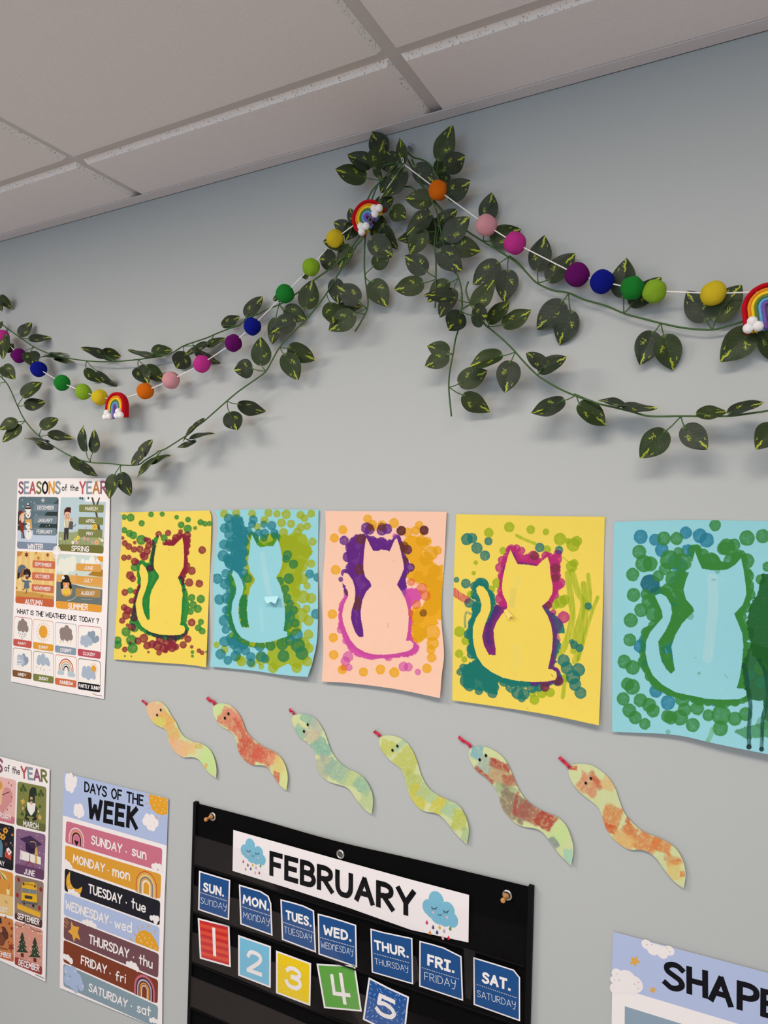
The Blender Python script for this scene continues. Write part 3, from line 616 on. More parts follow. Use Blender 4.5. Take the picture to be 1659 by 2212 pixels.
month([(-100, 938), (107, 992), (105, 1345), (-105, 1285)], (212, 144, 62), (214, 156, 70), 1235, 1292, 'AUGUST', (-60, 1286), (60, 1314), (-58, 1246), aug)
def nov(a):
    a.cloud([(30, 1470, 40), (20, 1510, 40), (45, 1490, 34)], (92, 50, 40), 3); a.cloud([(8, 1530, 44)], (120, 66, 46), 4); a.circle(6, 1450, 22, (190, 120, 90), 5); a.poly([(-10, 1395), (-2, 1350), (10, 1352), (16, 1400)], (50, 40, 40), 5); a.line([(-15, 1590), (60, 1610)], 10, (110, 70, 46), 4)
    for x, y, r in ((75, 1400, 16), (95, 1440, 22), (92, 1500, 20), (90, 1590, 44), (68, 1550, 12), (45, 1350, 16)): mleaf(a, x, y, r, (140, 54, 40), 4)
month([(-100, 1308), (108, 1368), (112, 1712), (-105, 1640)], (192, 120, 68), (192, 102, 62), 1590, 1650, 'NOVEMBER', (-68, 1646), (88, 1684), (-66, 1604), nov)

# ---- poster: days of the week ------------------------------------------------------------------
KD = K(110, 1650, 3.936)
root = poster('days_poster', (240, 1950), 'poster titled Days of the Week with a row of coloured day banners')
a = Art(KD); a.poly([(110, 75), (1000, 292), (985, 700), (965, 1200), (950, 1800), (945, 2262), (75, 1905), (85, 1200)], (240, 228, 226), 0)
LV = (172, 184, 216); a.poly([(110, 75), (1000, 292), (985, 695), (98, 437)], LV, 1)
a.cloud([(142, 112, 30), (170, 108, 30), (150, 150, 48), (145, 195, 34), (175, 208, 36), (195, 160, 40), (208, 135, 26)], WHITE, 2, .8); a.cloud([(220, 380, 36), (250, 375, 34), (215, 410, 32), (260, 410, 36), (240, 430, 30)], WHITE, 2, .9); a.cloud([(820, 460, 34), (800, 490, 30), (860, 465, 34), (840, 520, 40), (890, 500, 34), (865, 535, 34)], WHITE, 2, .9)
a.poly([(832, 256), (995, 296), (990, 425), (955, 437), (905, 425), (862, 390), (838, 330)], (222, 156, 44), 2); stars(a, [(860, 290), (890, 310), (930, 310), (970, 330), (880, 350), (920, 350), (950, 380), (900, 390), (970, 400), (940, 415), (925, 280), (985, 310)], (240, 226, 190), 5)
for p, q in (((805, 262), (824, 282)), ((806, 335), (826, 336)), ((822, 383), (842, 372)), ((895, 470), (902, 445)), ((936, 470), (936, 455)), ((975, 475), (972, 460))): a.line([p, q], 6, (214, 150, 80), 2)
stars(a, [(140, 130), (180, 150), (150, 200), (205, 165), (230, 400), (265, 420), (830, 490), (880, 500), (850, 530)], (180, 160, 140), 3); a.build('sheet', parent=root)
a = Art(KD); a.text('DAYS OF THE', (288, 240), (782, 362), (290, 148), .17, BLK); a.text('WEEK', (322, 472), (722, 562), (332, 284), .215, BLK, sp=.32); a.build('title_lettering', parent=root)
def day(q, c, txt, A, B, C, dot, short, sA, sB, sC, draw):
    a = Art(KD); a.rquad(q, c, 1, .006); a.text(txt, A, B, C, .17, WHITE, 5); a.circle(*dot, 8, WHITE, 5, 10); a.text(short, sA, sB, sC, .14, WHITE, 5); draw(a); a.build('day_banner', parent=root)
def rbow(a, x, y, bands, leg):
    for r, th, c in bands: a.ring(x, y, r, th, c, 3, 0, 180, leg)
wc = lambda a, pts, c=WHITE: a.cloud(pts, c, 4)
day([(130, 485), (948, 720), (940, 915), (122, 670)], (198, 110, 130), 'SUNDAY', (345, 683), (600, 762), (349, 605), (641, 748), 'sun', (692, 782), (808, 820), (694, 680),
    lambda a: (rbow(a, 218, 640, [(92, 10, (236, 206, 196)), (78, 14, (206, 134, 150)), (64, 10, (222, 160, 90)), (50, 12, BLK), (36, 18, (206, 120, 140))], 50), a.poly([(200, 650), (210, 648), (218, 660), (228, 655), (236, 668), (216, 700)], BLK, 4), wc(a, [(870, 870, 20), (895, 868, 24), (925, 875, 24), (890, 895, 20), (930, 900, 20)])))
day([(122, 690), (938, 940), (930, 1150), (118, 865)], (216, 152, 52), 'MONDAY', (190, 842), (455, 926), (193, 766), (487, 907), 'mon', (528, 956), (668, 996), (530, 852),
    lambda a: (rbow(a, 812, 1040, [(122, 7, (196, 70, 70)), (106, 12, (214, 164, 90)), (90, 14, (236, 200, 120)), (74, 14, (122, 128, 136)), (56, 14, (214, 164, 90)), (42, 16, (240, 220, 200))], 80), wc(a, [(130, 840, 24), (150, 860, 26), (170, 880, 20)])))
day([(118, 888), (930, 1168), (925, 1375), (115, 1080)], (30, 30, 38), 'TUESDAY', (322, 1100), (600, 1196), (325, 1018), (641, 1180), 'tue', (688, 1228), (803, 1270), (690, 1130),
    lambda a: (a.poly(smooth_path([(165, 912), (135, 960), (132, 1030), (155, 1090), (205, 1120), (250, 1105), (266, 1045), (235, 1062), (195, 1055), (168, 1010), (160, 950)], 3)[:-1], (222, 160, 48), 3), stars(a, [(150, 1000), (165, 1040), (150, 1050), (190, 1080), (220, 1085), (245, 1085), (170, 1070)], WHITE, 5, 4), wc(a, [(160, 1085, 20), (190, 1090, 24), (220, 1110, 20), (240, 1120, 14)]), wc(a, [(855, 1310, 20), (880, 1310, 22), (905, 1315, 22), (890, 1335, 24)])))
day([(115, 1092), (925, 1390), (918, 1598), (108, 1285)], (172, 184, 216), 'WEDNESDAY', (125, 1236), (485, 1368), (130, 1156), (510, 1346), 'wed', (545, 1396), (684, 1440), (547, 1300),
    lambda a: (a.poly([(718, 1518), (722, 1470), (750, 1425), (795, 1412), (850, 1440), (890, 1500), (915, 1560), (914, 1596)], (222, 156, 44), 3), stars(a, [(750, 1470), (780, 1450), (800, 1480), (840, 1480), (770, 1510), (820, 1520), (860, 1520), (850, 1550), (890, 1570), (760, 1495)], (240, 226, 190), 6, 4), [a.line([p, q], 7, (222, 156, 60), 3) for p, q in (((670, 1480), (695, 1505)), ((702, 1438), (722, 1460)), ((732, 1382), (748, 1412)), ((775, 1366), (778, 1395)), ((832, 1370), (825, 1400)), ((892, 1410), (878, 1440)))], wc(a, [(280, 1345, 18), (310, 1350, 26), (345, 1360, 26), (375, 1380, 20)])))
day([(112, 1298), (918, 1615), (912, 1822), (108, 1485)], (112, 74, 80), 'THURSDAY', (325, 1528), (660, 1656), (328, 1447), (702, 1644), 'thu', (752, 1702), (860, 1744), (754, 1610),
    lambda a: (a.poly([(172, 1335), (192, 1378), (242, 1388), (228, 1432), (252, 1500), (212, 1475), (196, 1515), (180, 1455), (145, 1425), (172, 1402)], (222, 160, 60), 3), [a.line([p, q], 7, (216, 150, 60), 3) for p, q in (((122, 1308), (150, 1355)), ((115, 1335), (142, 1368)), ((113, 1372), (135, 1390)))], wc(a, [(655, 1700, 20), (685, 1705, 26), (715, 1720, 26), (735, 1745, 20)])))
day([(108, 1495), (912, 1838), (908, 2040), (106, 1685)], (124, 58, 38), 'FRIDAY', (258, 1703), (470, 1790), (262, 1626), (504, 1781), 'fri', (552, 1842), (634, 1868), (554, 1756),
    lambda a: (rbow(a, 796, 1920, [(114, 20, (192, 104, 130)), (94, 12, (90, 40, 36)), (80, 14, (166, 176, 206)), (64, 8, (124, 58, 38)), (52, 12, (214, 150, 70)), (34, 10, (236, 210, 196))], 75), wc(a, [(120, 1640, 22), (145, 1650, 26), (170, 1675, 24)])))
day([(106, 1697), (912, 2060), (905, 2246), (106, 1890)], (132, 150, 160), 'SATURDAY', (322, 1933), (645, 2076), (328, 1862), (686, 2060), 'sat', (735, 2112), (845, 2152), (737, 2020),
    lambda a: (a.cloud([(140, 1760, 40), (190, 1770, 46), (140, 1840, 40), (225, 1830, 50), (255, 1890, 36), (180, 1860, 44), (210, 1915, 30)], (164, 178, 206), 3), stars(a, [(130, 1765), (205, 1765), (145, 1825), (260, 1850), (270, 1890)], WHITE, 7, 4), wc(a, [(850, 2180, 18), (875, 2180, 22), (900, 2190, 18)])))

# ---- poster: shapes (upper left corner in the frame) ---------------------------------------------
KS = K(1290, 1990, 4.496)
root = poster('shapes_poster', (1500, 2150), 'poster with the big black word SHAPES on a lavender header, lower right corner')
a = Art(KS); tl = a.W(155, 101); bl = a.W(122, 998)+np.array((0, -.25)); wv = np.array((.286, 0))
a.wpoly([tl, bl, bl+wv, tl+wv], (240, 230, 228), 0); hz = a.W(700, 795)[1]; hl = a.W(138, 560)[0]
a.wpoly([tl, (hl, hz), (hl+.286, hz), tl+wv], (176, 186, 218), 1)
a.cloud([(480, 225, 42), (540, 275, 48), (635, 310, 46), (700, 285, 42)], WHITE, 2); a.poly([(445, 186), (742, 268), (735, 300), (600, 290), (470, 250), (440, 215)], WHITE, 2)
a.cloud([(195, 515, 48), (160, 570, 30), (290, 560, 75), (360, 610, 72), (250, 630, 70), (180, 660, 50), (330, 660, 50)], WHITE, 2)
st = lambda x, y, r, rot: a.poly([(x+q*r*math.cos(t), y+q*r*math.sin(t)) for t, q in ((rot+i*math.pi/5, 1 if i % 2 == 0 else .5) for i in range(10))], (218, 164, 76), 2)
st(365, 388, 58, .15); st(540, 668, 38, .15); stars(a, [(485, 227), (530, 227), (677, 257), (705, 297), (192, 512), (168, 570), (214, 572), (365, 610), (400, 592), (397, 653)], (190, 160, 150), 6); a.build('sheet', parent=root)
a = Art(KS)
for ch, A, B, C in (('S', (662, 655), (825, 700), (665, 375)), ('H', (895, 712), (1050, 752), (893, 433)), ('A', (1108, 780), (1292, 838), (1112, 500)), ('P', (1383, 866), (1545, 912), (1385, 577)), ('E', (1612, 930), (1770, 975), (1615, 652)), ('S', (1840, 985), (2010, 1030), (1842, 705))): a.text(ch, A, B, C, .19, (14, 14, 20))
a.build('title_lettering', parent=root)
a = Art(KS); p0 = a.W(268, 825); a.wpoly([p0, p0+np.array((0, -.12)), p0+np.array((.226, -.12)), p0+np.array((.226, 0))], (142, 158, 174), 1); a.build('picture_panel', parent=root)
# ------------------------------------------------------------------ painted papers
_lat = np.random.default_rng(3).random((256, 256))
def vnoise(x, y):
    xi = np.floor(x).astype(int); yi = np.floor(y).astype(int); fx = x-xi; fy = y-yi
    fx = fx*fx*(3-2*fx); fy = fy*fy*(3-2*fy)
    g = lambda i, j: _lat[(xi+i) % 256, (yi+j) % 256]
    return (g(0, 0)*(1-fx)+g(1, 0)*fx)*(1-fy)+(g(0, 1)*(1-fx)+g(1, 1)*fx)*fy
def fbm(x, y, n=4):
    s = 0; a = .5
    for i in range(n): s = s+a*vnoise(x*2**i+17*i, y*2**i+31*i); a *= .5
    return s/(1-.5**n)
def inside(X, Y, poly):
    r = np.zeros(X.shape, bool); n = len(poly)
    for i in range(n):
        x0, y0 = poly[i]; x1, y1 = poly[i-1]
        if y0 == y1: continue
        c = (Y < y0) != (Y < y1)
        r ^= c & (X < (x1-x0)*(Y-y0)/(y1-y0)+x0)
    return r
def segdist(X, Y, pts):
    d = np.full(X.shape, 1e9)
    for (x0, y0), (x1, y1) in zip(pts[:-1], pts[1:]):
        dx, dy = x1-x0, y1-y0; L = dx*dx+dy*dy+1e-9
        t = np.clip(((X-x0)*dx+(Y-y0)*dy)/L, 0, 1)
        d = np.minimum(d, np.hypot(X-x0-t*dx, Y-y0-t*dy))
    return d
def resample(pts, n):
    p = np.asarray(pts, float); s = np.r_[0, np.cumsum(np.hypot(*np.diff(p, axis=0).T))]; s /= s[-1]
    t = np.linspace(0, 1, n); return np.stack([np.interp(t, s, p[:, 0]), np.interp(t, s, p[:, 1])], 1)
def soft(pts, n):                              # rounded resampling of a hand-cut edge
    return resample(smooth_path(pts, 6), n)
def coons(T, B, L, R, nu, nv):
    T, B, L, R = soft(T, nu), soft(B, nu), soft(L, nv), soft(R, nv)
    u = np.linspace(0, 1, nu)[None, :, None]; v = np.linspace(0, 1, nv)[:, None, None]
    S = (1-v)*T[None]+v*B[None]+(1-u)*L[:, None]+u*R[:, None]
    S -= (1-u)*(1-v)*T[0]+u*(1-v)*T[-1]+(1-u)*v*B[0]+u*v*B[-1]
    return S, u[..., 0], v[..., 0]
class Paint:
    """wet paint on coloured paper, worked out per grid point in crop coordinates"""
    def __init__(s, X, Y, base):
        s.X, s.Y = X, Y; s.base = ink(base)
        s.c = np.ones(X.shape+(3,))*s.base; s.keep = np.ones(X.shape)
        s.n1 = fbm(X/14, Y/14); s.n2 = fbm(X/5+40, Y/5); s.n3 = fbm(X/60+9, Y/60)
        s.c *= (.985+.03*s.n3)[..., None]
    def lay(s, m, col, a=1.0):
        m = (m*a*s.keep)[..., None]; p = ink(col)
        under = np.clip(s.c/s.base, 0, 1); wet = 1-.10*(under.mean(-1, keepdims=True) < .8)
        s.c = s.c*(1-m)+(.15*p+.85*np.minimum(p, under))*wet*m
    def circles(s, col, L, a=.96, cut=None):
        for q in L:
            x, y, r = q[:3]
            w = np.abs(s.X-x) < r*1.4; w &= np.abs(s.Y-y) < r*1.4
            if not w.any(): continue
            i = np.where(w); dx = s.X[i]-x; dy = s.Y[i]-y; th = np.arctan2(dy, dx); d = np.hypot(dx*1.02, dy)/r
            wob = 1+.10*(vnoise(th*2.2+x, np.full_like(th, y*.37))-.5)+.05*(s.n2[i]-.5)
            m = np.clip((wob-d)*r/2.2+.5, 0, 1)
            spoke = vnoise(th*3.8+x*.7, d*2.4+y*.3)
            t = .96+.04*np.clip((d-.55)*3, 0, 1)-.26*np.clip((spoke-.55)*3, 0, 1)*np.clip(1.1-d, 0, 1)*(.5+s.n1[i])
            mm = np.zeros(s.X.shape); mm[i] = m*np.clip(t, .70, 1)
            s.lay(mm, col, a)
    def blob(s, col, poly, a=.98):
        Xw = s.X+26*(s.n1-.5)+10*(s.n2-.5); Yw = s.Y+26*(s.n1[::-1, ::-1]-.5)+10*(s.n2-.5)
        s.lay(inside(Xw, Yw, poly)*(1.05+.35*(s.n1-.5)).clip(.88, 1), col, a)
    def along(s, col, cat, i0, i1, r, a=.96):
        """dabs set side by side along a stretch of the stencil's outline"""
        n = len(cat); pts = [cat[i % n] for i in range(i0, i1+1)]
        L = sum(math.dist(pts[i], pts[i+1]) for i in range(len(pts)-1)); m = max(3, int(L/(r*.8)))
        rr = random.Random(i0*7+i1+int(r)); q = resample(pts, m)
        s.circles(col, [(x+rr.uniform(-.3, .3)*r, y+rr.uniform(-.3, .3)*r, r*rr.uniform(.8, 1.12)) for x, y in q], a)
    def stroke(s, col, pts, w, a=.85):
        d = segdist(s.X, s.Y, smooth_path(pts, 4)); f = vnoise(s.X/9, s.Y/70)
        s.lay(np.clip((w/2*(.85+.3*s.n2)-d)/2.5+.5, 0, 1)*(.6+.5*f).clip(0, 1), col, a)
def sheet_mesh(name, S, u, v, k, dfun, colors, mat, parent=None, loc=None):
    nv, nu = S.shape[:2]
    ox, oy = k(0, 0); sx = 1/(k(1, 0)[0]-ox)
    px = ox+S[..., 0]/sx; py = oy+S[..., 1]/sx
    V = PN(px.ravel(), py.ravel(), dfun(u+0*v, v+0*u).ravel())
    return mesh(name, V, grid_faces(nu, nv), mat, parent, True, vcol=colors.reshape(-1, 3), loc=loc)
GREEN, CRIM, TEAL, LIME, ORNG, PURP, PINK, BROWN = (34, 128, 52), (136, 30, 54), (30, 122, 134), (154, 168, 24), (226, 160, 14), (98, 34, 128), (204, 74, 156), (92, 46, 34)
def painting(label, k, base, T, B, L, R, cat, ops, curl, extra=None, marks=()):
    W = math.hypot(T[-1][0]-T[0][0], T[-1][1]-T[0][1]); H = math.hypot(L[-1][0]-L[0][0], L[-1][1]-L[0][1]); s = 1/(k(1, 0)[0]-k(0, 0)[0])
    S, u, v = coons(T, B, L, R, int(W/s*1.15)+2, int(H/s*1.15)+2)
    p = Paint(S[..., 0], S[..., 1], base)
    p.keep = 1-inside(S[..., 0]+3*(p.n2-.5), S[..., 1]+3*(p.n1-.5), cat).astype(float)
    for o in ops:
        if o[0] == 'free': p.keep = np.ones(p.X.shape)
        else: getattr(p, o[0])(*o[1:])
    p.keep = np.ones(p.X.shape)
    for pts, w, c in marks: p.stroke(c, pts, w, .55)
    return sheet_mesh('cat_painting', S, u, v, k, curl, p.c, M['matte'], loc=P(*k(*T[0]), .003))
def curl(lift, ripple=.0012, ph=0.0, base=.0022):
    return lambda u, v: base+lift*(v**3)*(.35+.65*u)+ripple*np.sin(u*5+ph)*v+ripple*.8*np.sin(v*9+ph)*(.4+u)
k12 = K(230, 1080, 3.5298)
YEL, BLU = (233, 204, 88), (144, 201, 210)
cats = []
cat1 = [(405,265),(432,345),(510,352),(525,340),(578,285),(588,340),(592,450),(588,510),(560,565),(545,590),(572,660),(580,720),(575,800),(568,900),(562,955),(590,960),(602,985),(590,1015),(560,1028),(480,1032),(400,1025),(330,1005),(270,965),(240,910),(228,850),(222,790),(240,720),(260,660),(262,600),(250,550),(255,500),(272,487),(300,520),(318,570),(318,620),(300,680),(275,750),(272,800),(285,860),(312,915),(330,910),(328,820),(330,740),(345,690),(370,640),(402,590),(398,570),(362,520),(360,470),(365,430),(375,370),(388,320)]
ops1 = [('along', GREEN, cat1, 9, 16, 27), ('along', GREEN, cat1, 15, 24, 26), ('along', GREEN, cat1, 24, 31, 25), ('along', GREEN, cat1, 31, 50, 27), ('along', CRIM, cat1, 1, 9, 25), ('along', CRIM, cat1, 17, 21, 32), ('along', CRIM, cat1, 47, 50, 25), ('along', CRIM, cat1, 24, 27, 22), ('blob', GREEN, [(345,300),(405,262),(365,430),(360,520),(402,575),(402,600),(345,690),(330,740),(332,912),(310,918),(285,860),(270,800),(300,680),(318,600),(318,560),(285,480),(320,480),(345,420)]), ('blob', GREEN, [(545,590),(580,580),(600,640),(620,720),(635,800),(620,900),(600,960),(560,960),(575,800)]), ('blob', GREEN, [(240,920),(330,1005),(480,1030),(590,1015),(590,960),(612,990),(590,1040),(540,1075),(430,1065),(300,1020),(245,990)]), ('blob', GREEN, [(235,500),(255,500),(270,640),(255,700),(225,760),(235,900),(245,960),(170,950),(190,860),(215,780),(250,660)]),
 ('circles', GREEN, [(135,130,22),(185,135,30),(268,178,24),(340,110,22),(425,108,20),(535,132,18),(622,150,22),(570,190,26),(620,220,32),(718,170,24),(752,182,22),(785,180,20),(676,214,15),(135,230,24),(175,255,28),(205,270,30),(265,305,38),(440,290,28),(215,515,30),(180,690,24),(650,745,28),(720,755,32),(660,800,30),(695,830,32),(640,850,26),(720,930,24),(700,975,26),(730,1000,26),(85,1070,30),(85,1105,32),(150,1005,36),(190,1070,42),(200,1130,40),(215,980,30),(655,1160,14),(760,1158,8),(140,1190,8),(190,1192,7),(655,1190,12)]),
 ('blob', CRIM, [(435,345),(450,300),(480,320),(530,290),(580,270),(560,350),(515,350)]), ('blob', CRIM, [(585,285),(640,270),(625,400),(612,560),(600,600),(580,700),(600,690),(575,640),(560,570),(590,510)]),
 ('circles', CRIM, [(398,262,26),(470,252,24),(530,290,30),(560,275,28),(615,270,30),(610,310,34),(620,350,22),(610,400,24),(730,382,30),(708,638,30),(610,500,30),(600,540,24),(630,630,32),(650,540,32),(123,290,14),(140,330,24),(170,355,26),(210,378,24),(215,325,14),(255,375,28),(290,430,32),(310,390,30),(320,350,26),(350,330,22),(300,300,20),(275,420,24),(135,440,24),(172,438,20),(215,470,30),(235,470,18),(330,520,28),(180,575,32),(200,600,26),(140,705,26),(190,770,22),(220,700,22),(250,670,20),(135,820,26),(160,840,30),(150,880,32),(200,850,28),(120,920,24),(210,900,28),(195,970,30),(160,955,14),(650,935,30),(285,1055,34),(310,1110,30),(350,1100,32),(390,1110,38),(410,1070,34),(440,1130,36),(470,1100,40),(500,1120,40),(530,1120,26),(500,1060,40),(450,1150,20),(400,1165,22),(585,1105,28),(620,1060,28),(650,1120,14),(705,1150,18),(730,1165,18),(240,1075,28),(140,1140,22),(180,1090,12),(320,310,22),(565,240,18),(320,1160,10),(480,330,30),(520,310,24)])]
painting('', k12, YEL, [(98,95),(420,88),(785,80)], [(53,1215),(400,1240),(640,1258),(760,1277)], [(98,95),(120,165),(92,600),(62,1100),(53,1215)], [(785,80),(800,190),(778,800),(760,1277)], cat1, ops1, curl(.006, ph=.4),
    marks=[([(475,370),(480,385)], 4, (150,110,40)), ([(440,644),(492,646)], 3, (206,176,60)), ([(445,930),(480,958)], 12, (220,190,90))])
cat2 = [(1110,265),(1150,345),(1175,360),(1225,352),(1272,350),(1305,295),(1325,360),(1340,440),(1340,490),(1320,550),(1293,590),(1320,640),(1345,720),(1360,830),(1360,920),(1350,995),(1378,1008),(1380,1040),(1330,1055),(1260,1080),(1180,1090),(1100,1085),(1030,1050),(990,1000),(965,930),(952,860),(960,780),(985,720),(990,670),(975,610),(955,570),(967,535),(1000,560),(1030,610),(1045,660),(1040,710),(1015,760),(1005,830),(1010,900),(1030,970),(1090,975),(1075,900),(1070,830),(1080,740),(1095,670),(1132,615),(1128,595),(1090,540),(1080,470),(1085,420),(1095,350),(1100,300)]
ops2 = [('along', LIME, cat2, 0, 21, 34), ('along', TEAL, cat2, 14, 31, 34), ('along', TEAL, cat2, 31, 40, 32), ('along', LIME, cat2, 36, 53, 30), ('along', TEAL, cat2, 0, 5, 30), ('circles', TEAL, [(945,200,46),(1000,230,46),(960,330,50),(1030,300,44),(950,480,50),(1010,420,46),(990,520,44),(925,450,40),(935,620,36),(950,760,44),(940,880,44),(960,1060,50),(1040,1100,44)]), ('along', LIME, cat2, 18, 24, 40), ('blob', LIME, [(1110,255),(1070,330),(1085,420),(1080,500),(1130,590),(1130,620),(1090,700),(1060,770),(1010,720),(1050,650),(1030,590),(1080,540)]), ('blob', LIME, [(1320,300),(1420,250),(1520,260),(1570,400),(1500,520),(1450,800),(1480,1000),(1400,1060),(1360,990),(1360,830),(1320,640),(1295,590),(1340,490),(1325,360)]), ('blob', LIME, [(1015,720),(1080,720),(1070,830),(1090,975),(1025,970),(1005,850)]), ('blob', LIME, [(930,560),(960,560),(990,660),(980,730),(950,790),(965,920),(1000,1010),(1100,1090),(1260,1085),(1390,1050),(1400,1120),(1200,1130),(1050,1080),(960,1000),(915,850),(940,700)]), ('blob', LIME, [(1150,330),(1200,260),(1300,250),(1300,300),(1275,352),(1160,355)]), ('blob', LIME, [(1230,1110),(1500,1050),(1550,1200),(1460,1290),(1380,1250),(1280,1300),(1220,1240)]),
 ('circles', LIME, [(897,105,32),(990,100,32),(1110,105,30),(1235,98,32),(1300,105,28),(1370,110,36),(1480,115,32),(1510,140,30),(1560,105,30),(1205,155,32),(1150,205,28),(1335,175,34),(1408,182,32),(1480,210,32),(1530,200,30),(1350,250,36),(1455,245,34),(1420,310,40),(1360,300,40),(1570,318,32),(1450,370,60),(1520,390,50),(1380,340,40),(1560,485,32),(1480,500,55),(1430,470,40),(1440,600,55),(1500,600,40),(1530,655,28),(1410,660,36),(1450,710,36),(1500,740,50),(1560,750,40),(1525,830,32),(1440,820,40),(1480,880,55),(1540,920,40),(1540,1025,38),(1440,960,50),(1500,1100,55),(1540,1130,40),(1530,1230,40),(1270,1280,40),(1450,1280,40),(1180,1210,50),(1010,1210,32),(840,1105,25),(900,1140,30),(960,1035,22),(1180,1270,22),(1030,1230,40),(1110,1250,30)]),
 ('blob', TEAL, [(960,530),(930,560),(960,640),(985,680),(960,790),(965,930),(1030,1050),(990,1060),(930,930),(940,760),(950,680),(920,590)]), ('blob', TEAL, [(1010,730),(1075,720),(1070,830),(1085,970),(1030,970),(1010,880)]), ('blob', TEAL, [(950,130),(1030,130),(1080,240),(1070,400),(1040,560),(960,520),(940,420),(960,300)]),
 ('circles', TEAL, [(930,140,36),(990,150,42),(900,215,36),(1080,235,32),(930,265,34),(895,340,38),(940,355,40),(1000,340,46),(1060,320,30),(890,425,44),(1040,410,36),(940,470,44),(1040,480,36),(1070,400,24),(1045,560,38),(1075,600,36),(845,600,40),(905,640,42),(910,560,34),(940,600,30),(860,760,40),(920,750,44),(945,690,36),(910,840,30),(940,830,40),(900,920,44),(910,990,32),(960,970,30),(900,1080,40),(970,1090,48),(1000,1040,40),(870,1175,40),(925,1222,34),(1000,1140,40),(1060,1150,36),(1100,1195,36),(1100,1240,34),(1180,1195,42),(1210,1210,34),(985,1190,40),(1120,150,34),(1110,185,30),(1200,185,28),(1260,195,36),(1160,250,30),(1205,255,36),(1280,250,32),(1200,290,30),(1285,270,30),(1380,420,36),(1425,490,36),(1390,600,40),(1550,565,34),(1610,590,34),(1600,870,40),(1400,890,40),(1430,840,32),(1440,940,34),(1320,620,34),(1360,680,34),(1370,450,30),(1370,750,40),(1400,790,30),(1370,860,50),(1380,950,40),(1450,1030,50),(1400,1070,40),(1340,1100,46),(1460,1110,55),(1350,1190,46),(1250,1110,40),(1490,1170,50),(1050,1090,40),(1170,1115,40)], .9)]
root2 = painting('', k12, BLU, [(825,78),(1200,72),(1618,75)], [(788,1270),(1100,1300),(1350,1335),(1533,1350)], [(825,78),(850,190),(815,560),(822,950),(788,1270)], [(1618,75),(1612,500),(1610,1000),(1575,1220),(1533,1350)], cat2, ops2, curl(.012, ph=2.0),
    marks=[([(1190,420),(1210,560),(1240,720)], 40, (170,206,210)), ([(1180,830),(1185,1000)], 30, (160,208,214))])
def flap(k, q, c, parent, lift):
    (ax, ay), (bx, by), (cx, cy), (dx, dy) = q; n = 9; V = []; C = []
    base = parent.get('dep', .004)
    for j in range(n):
        for i in range(n):
            u, v = i/(n-1), j/(n-1)
            x = (ax*(1-u)+bx*u)*(1-v)+(dx*(1-u)+cx*u)*v; y = (ay*(1-u)+by*u)*(1-v)+(dy*(1-u)+cy*u)*v+(6*math.sin(u*9) if j == n-1 else 0)
            V.append(tuple(P(*k(x, y), base+.0015+lift*v**1.5))); C.append(ink(c))
    return mesh('torn_flap', V, grid_faces(n, n), M['matte'], parent, True, vcol=np.array(C))
root2['dep'] = .008; flap(k12, [(1200,738),(1312,732),(1292,785),(1215,782)], (176, 222, 228), root2, .006); del root2['dep']
k3 = K(680, 1090, 5.143)
cat3 = [(572,365),(610,440),(650,515),(700,515),(740,500),(800,508),(830,520),(850,480),(885,395),(912,372),(940,460),(965,560),(985,650),(990,710),(960,790),(912,890),(960,960),(1010,1060),(1035,1160),(1043,1250),(1035,1400),(1013,1515),(1060,1510),(1095,1545),(1090,1590),(1040,1625),(900,1655),(780,1668),(660,1665),(560,1640),(470,1590),(400,1510),(350,1410),(315,1310),(303,1220),(325,1110),(372,1010),(370,960),(330,870),(305,800),(330,757),(370,770),(420,840),(447,930),(450,1000),(440,1080),(410,1170),(400,1260),(420,1340),(450,1420),(490,1470),(540,1470),(535,1380),(515,1280),(510,1180),(530,1060),(570,970),(630,905),(615,860),(560,800),(540,720),(540,620),(548,520),(560,430)]
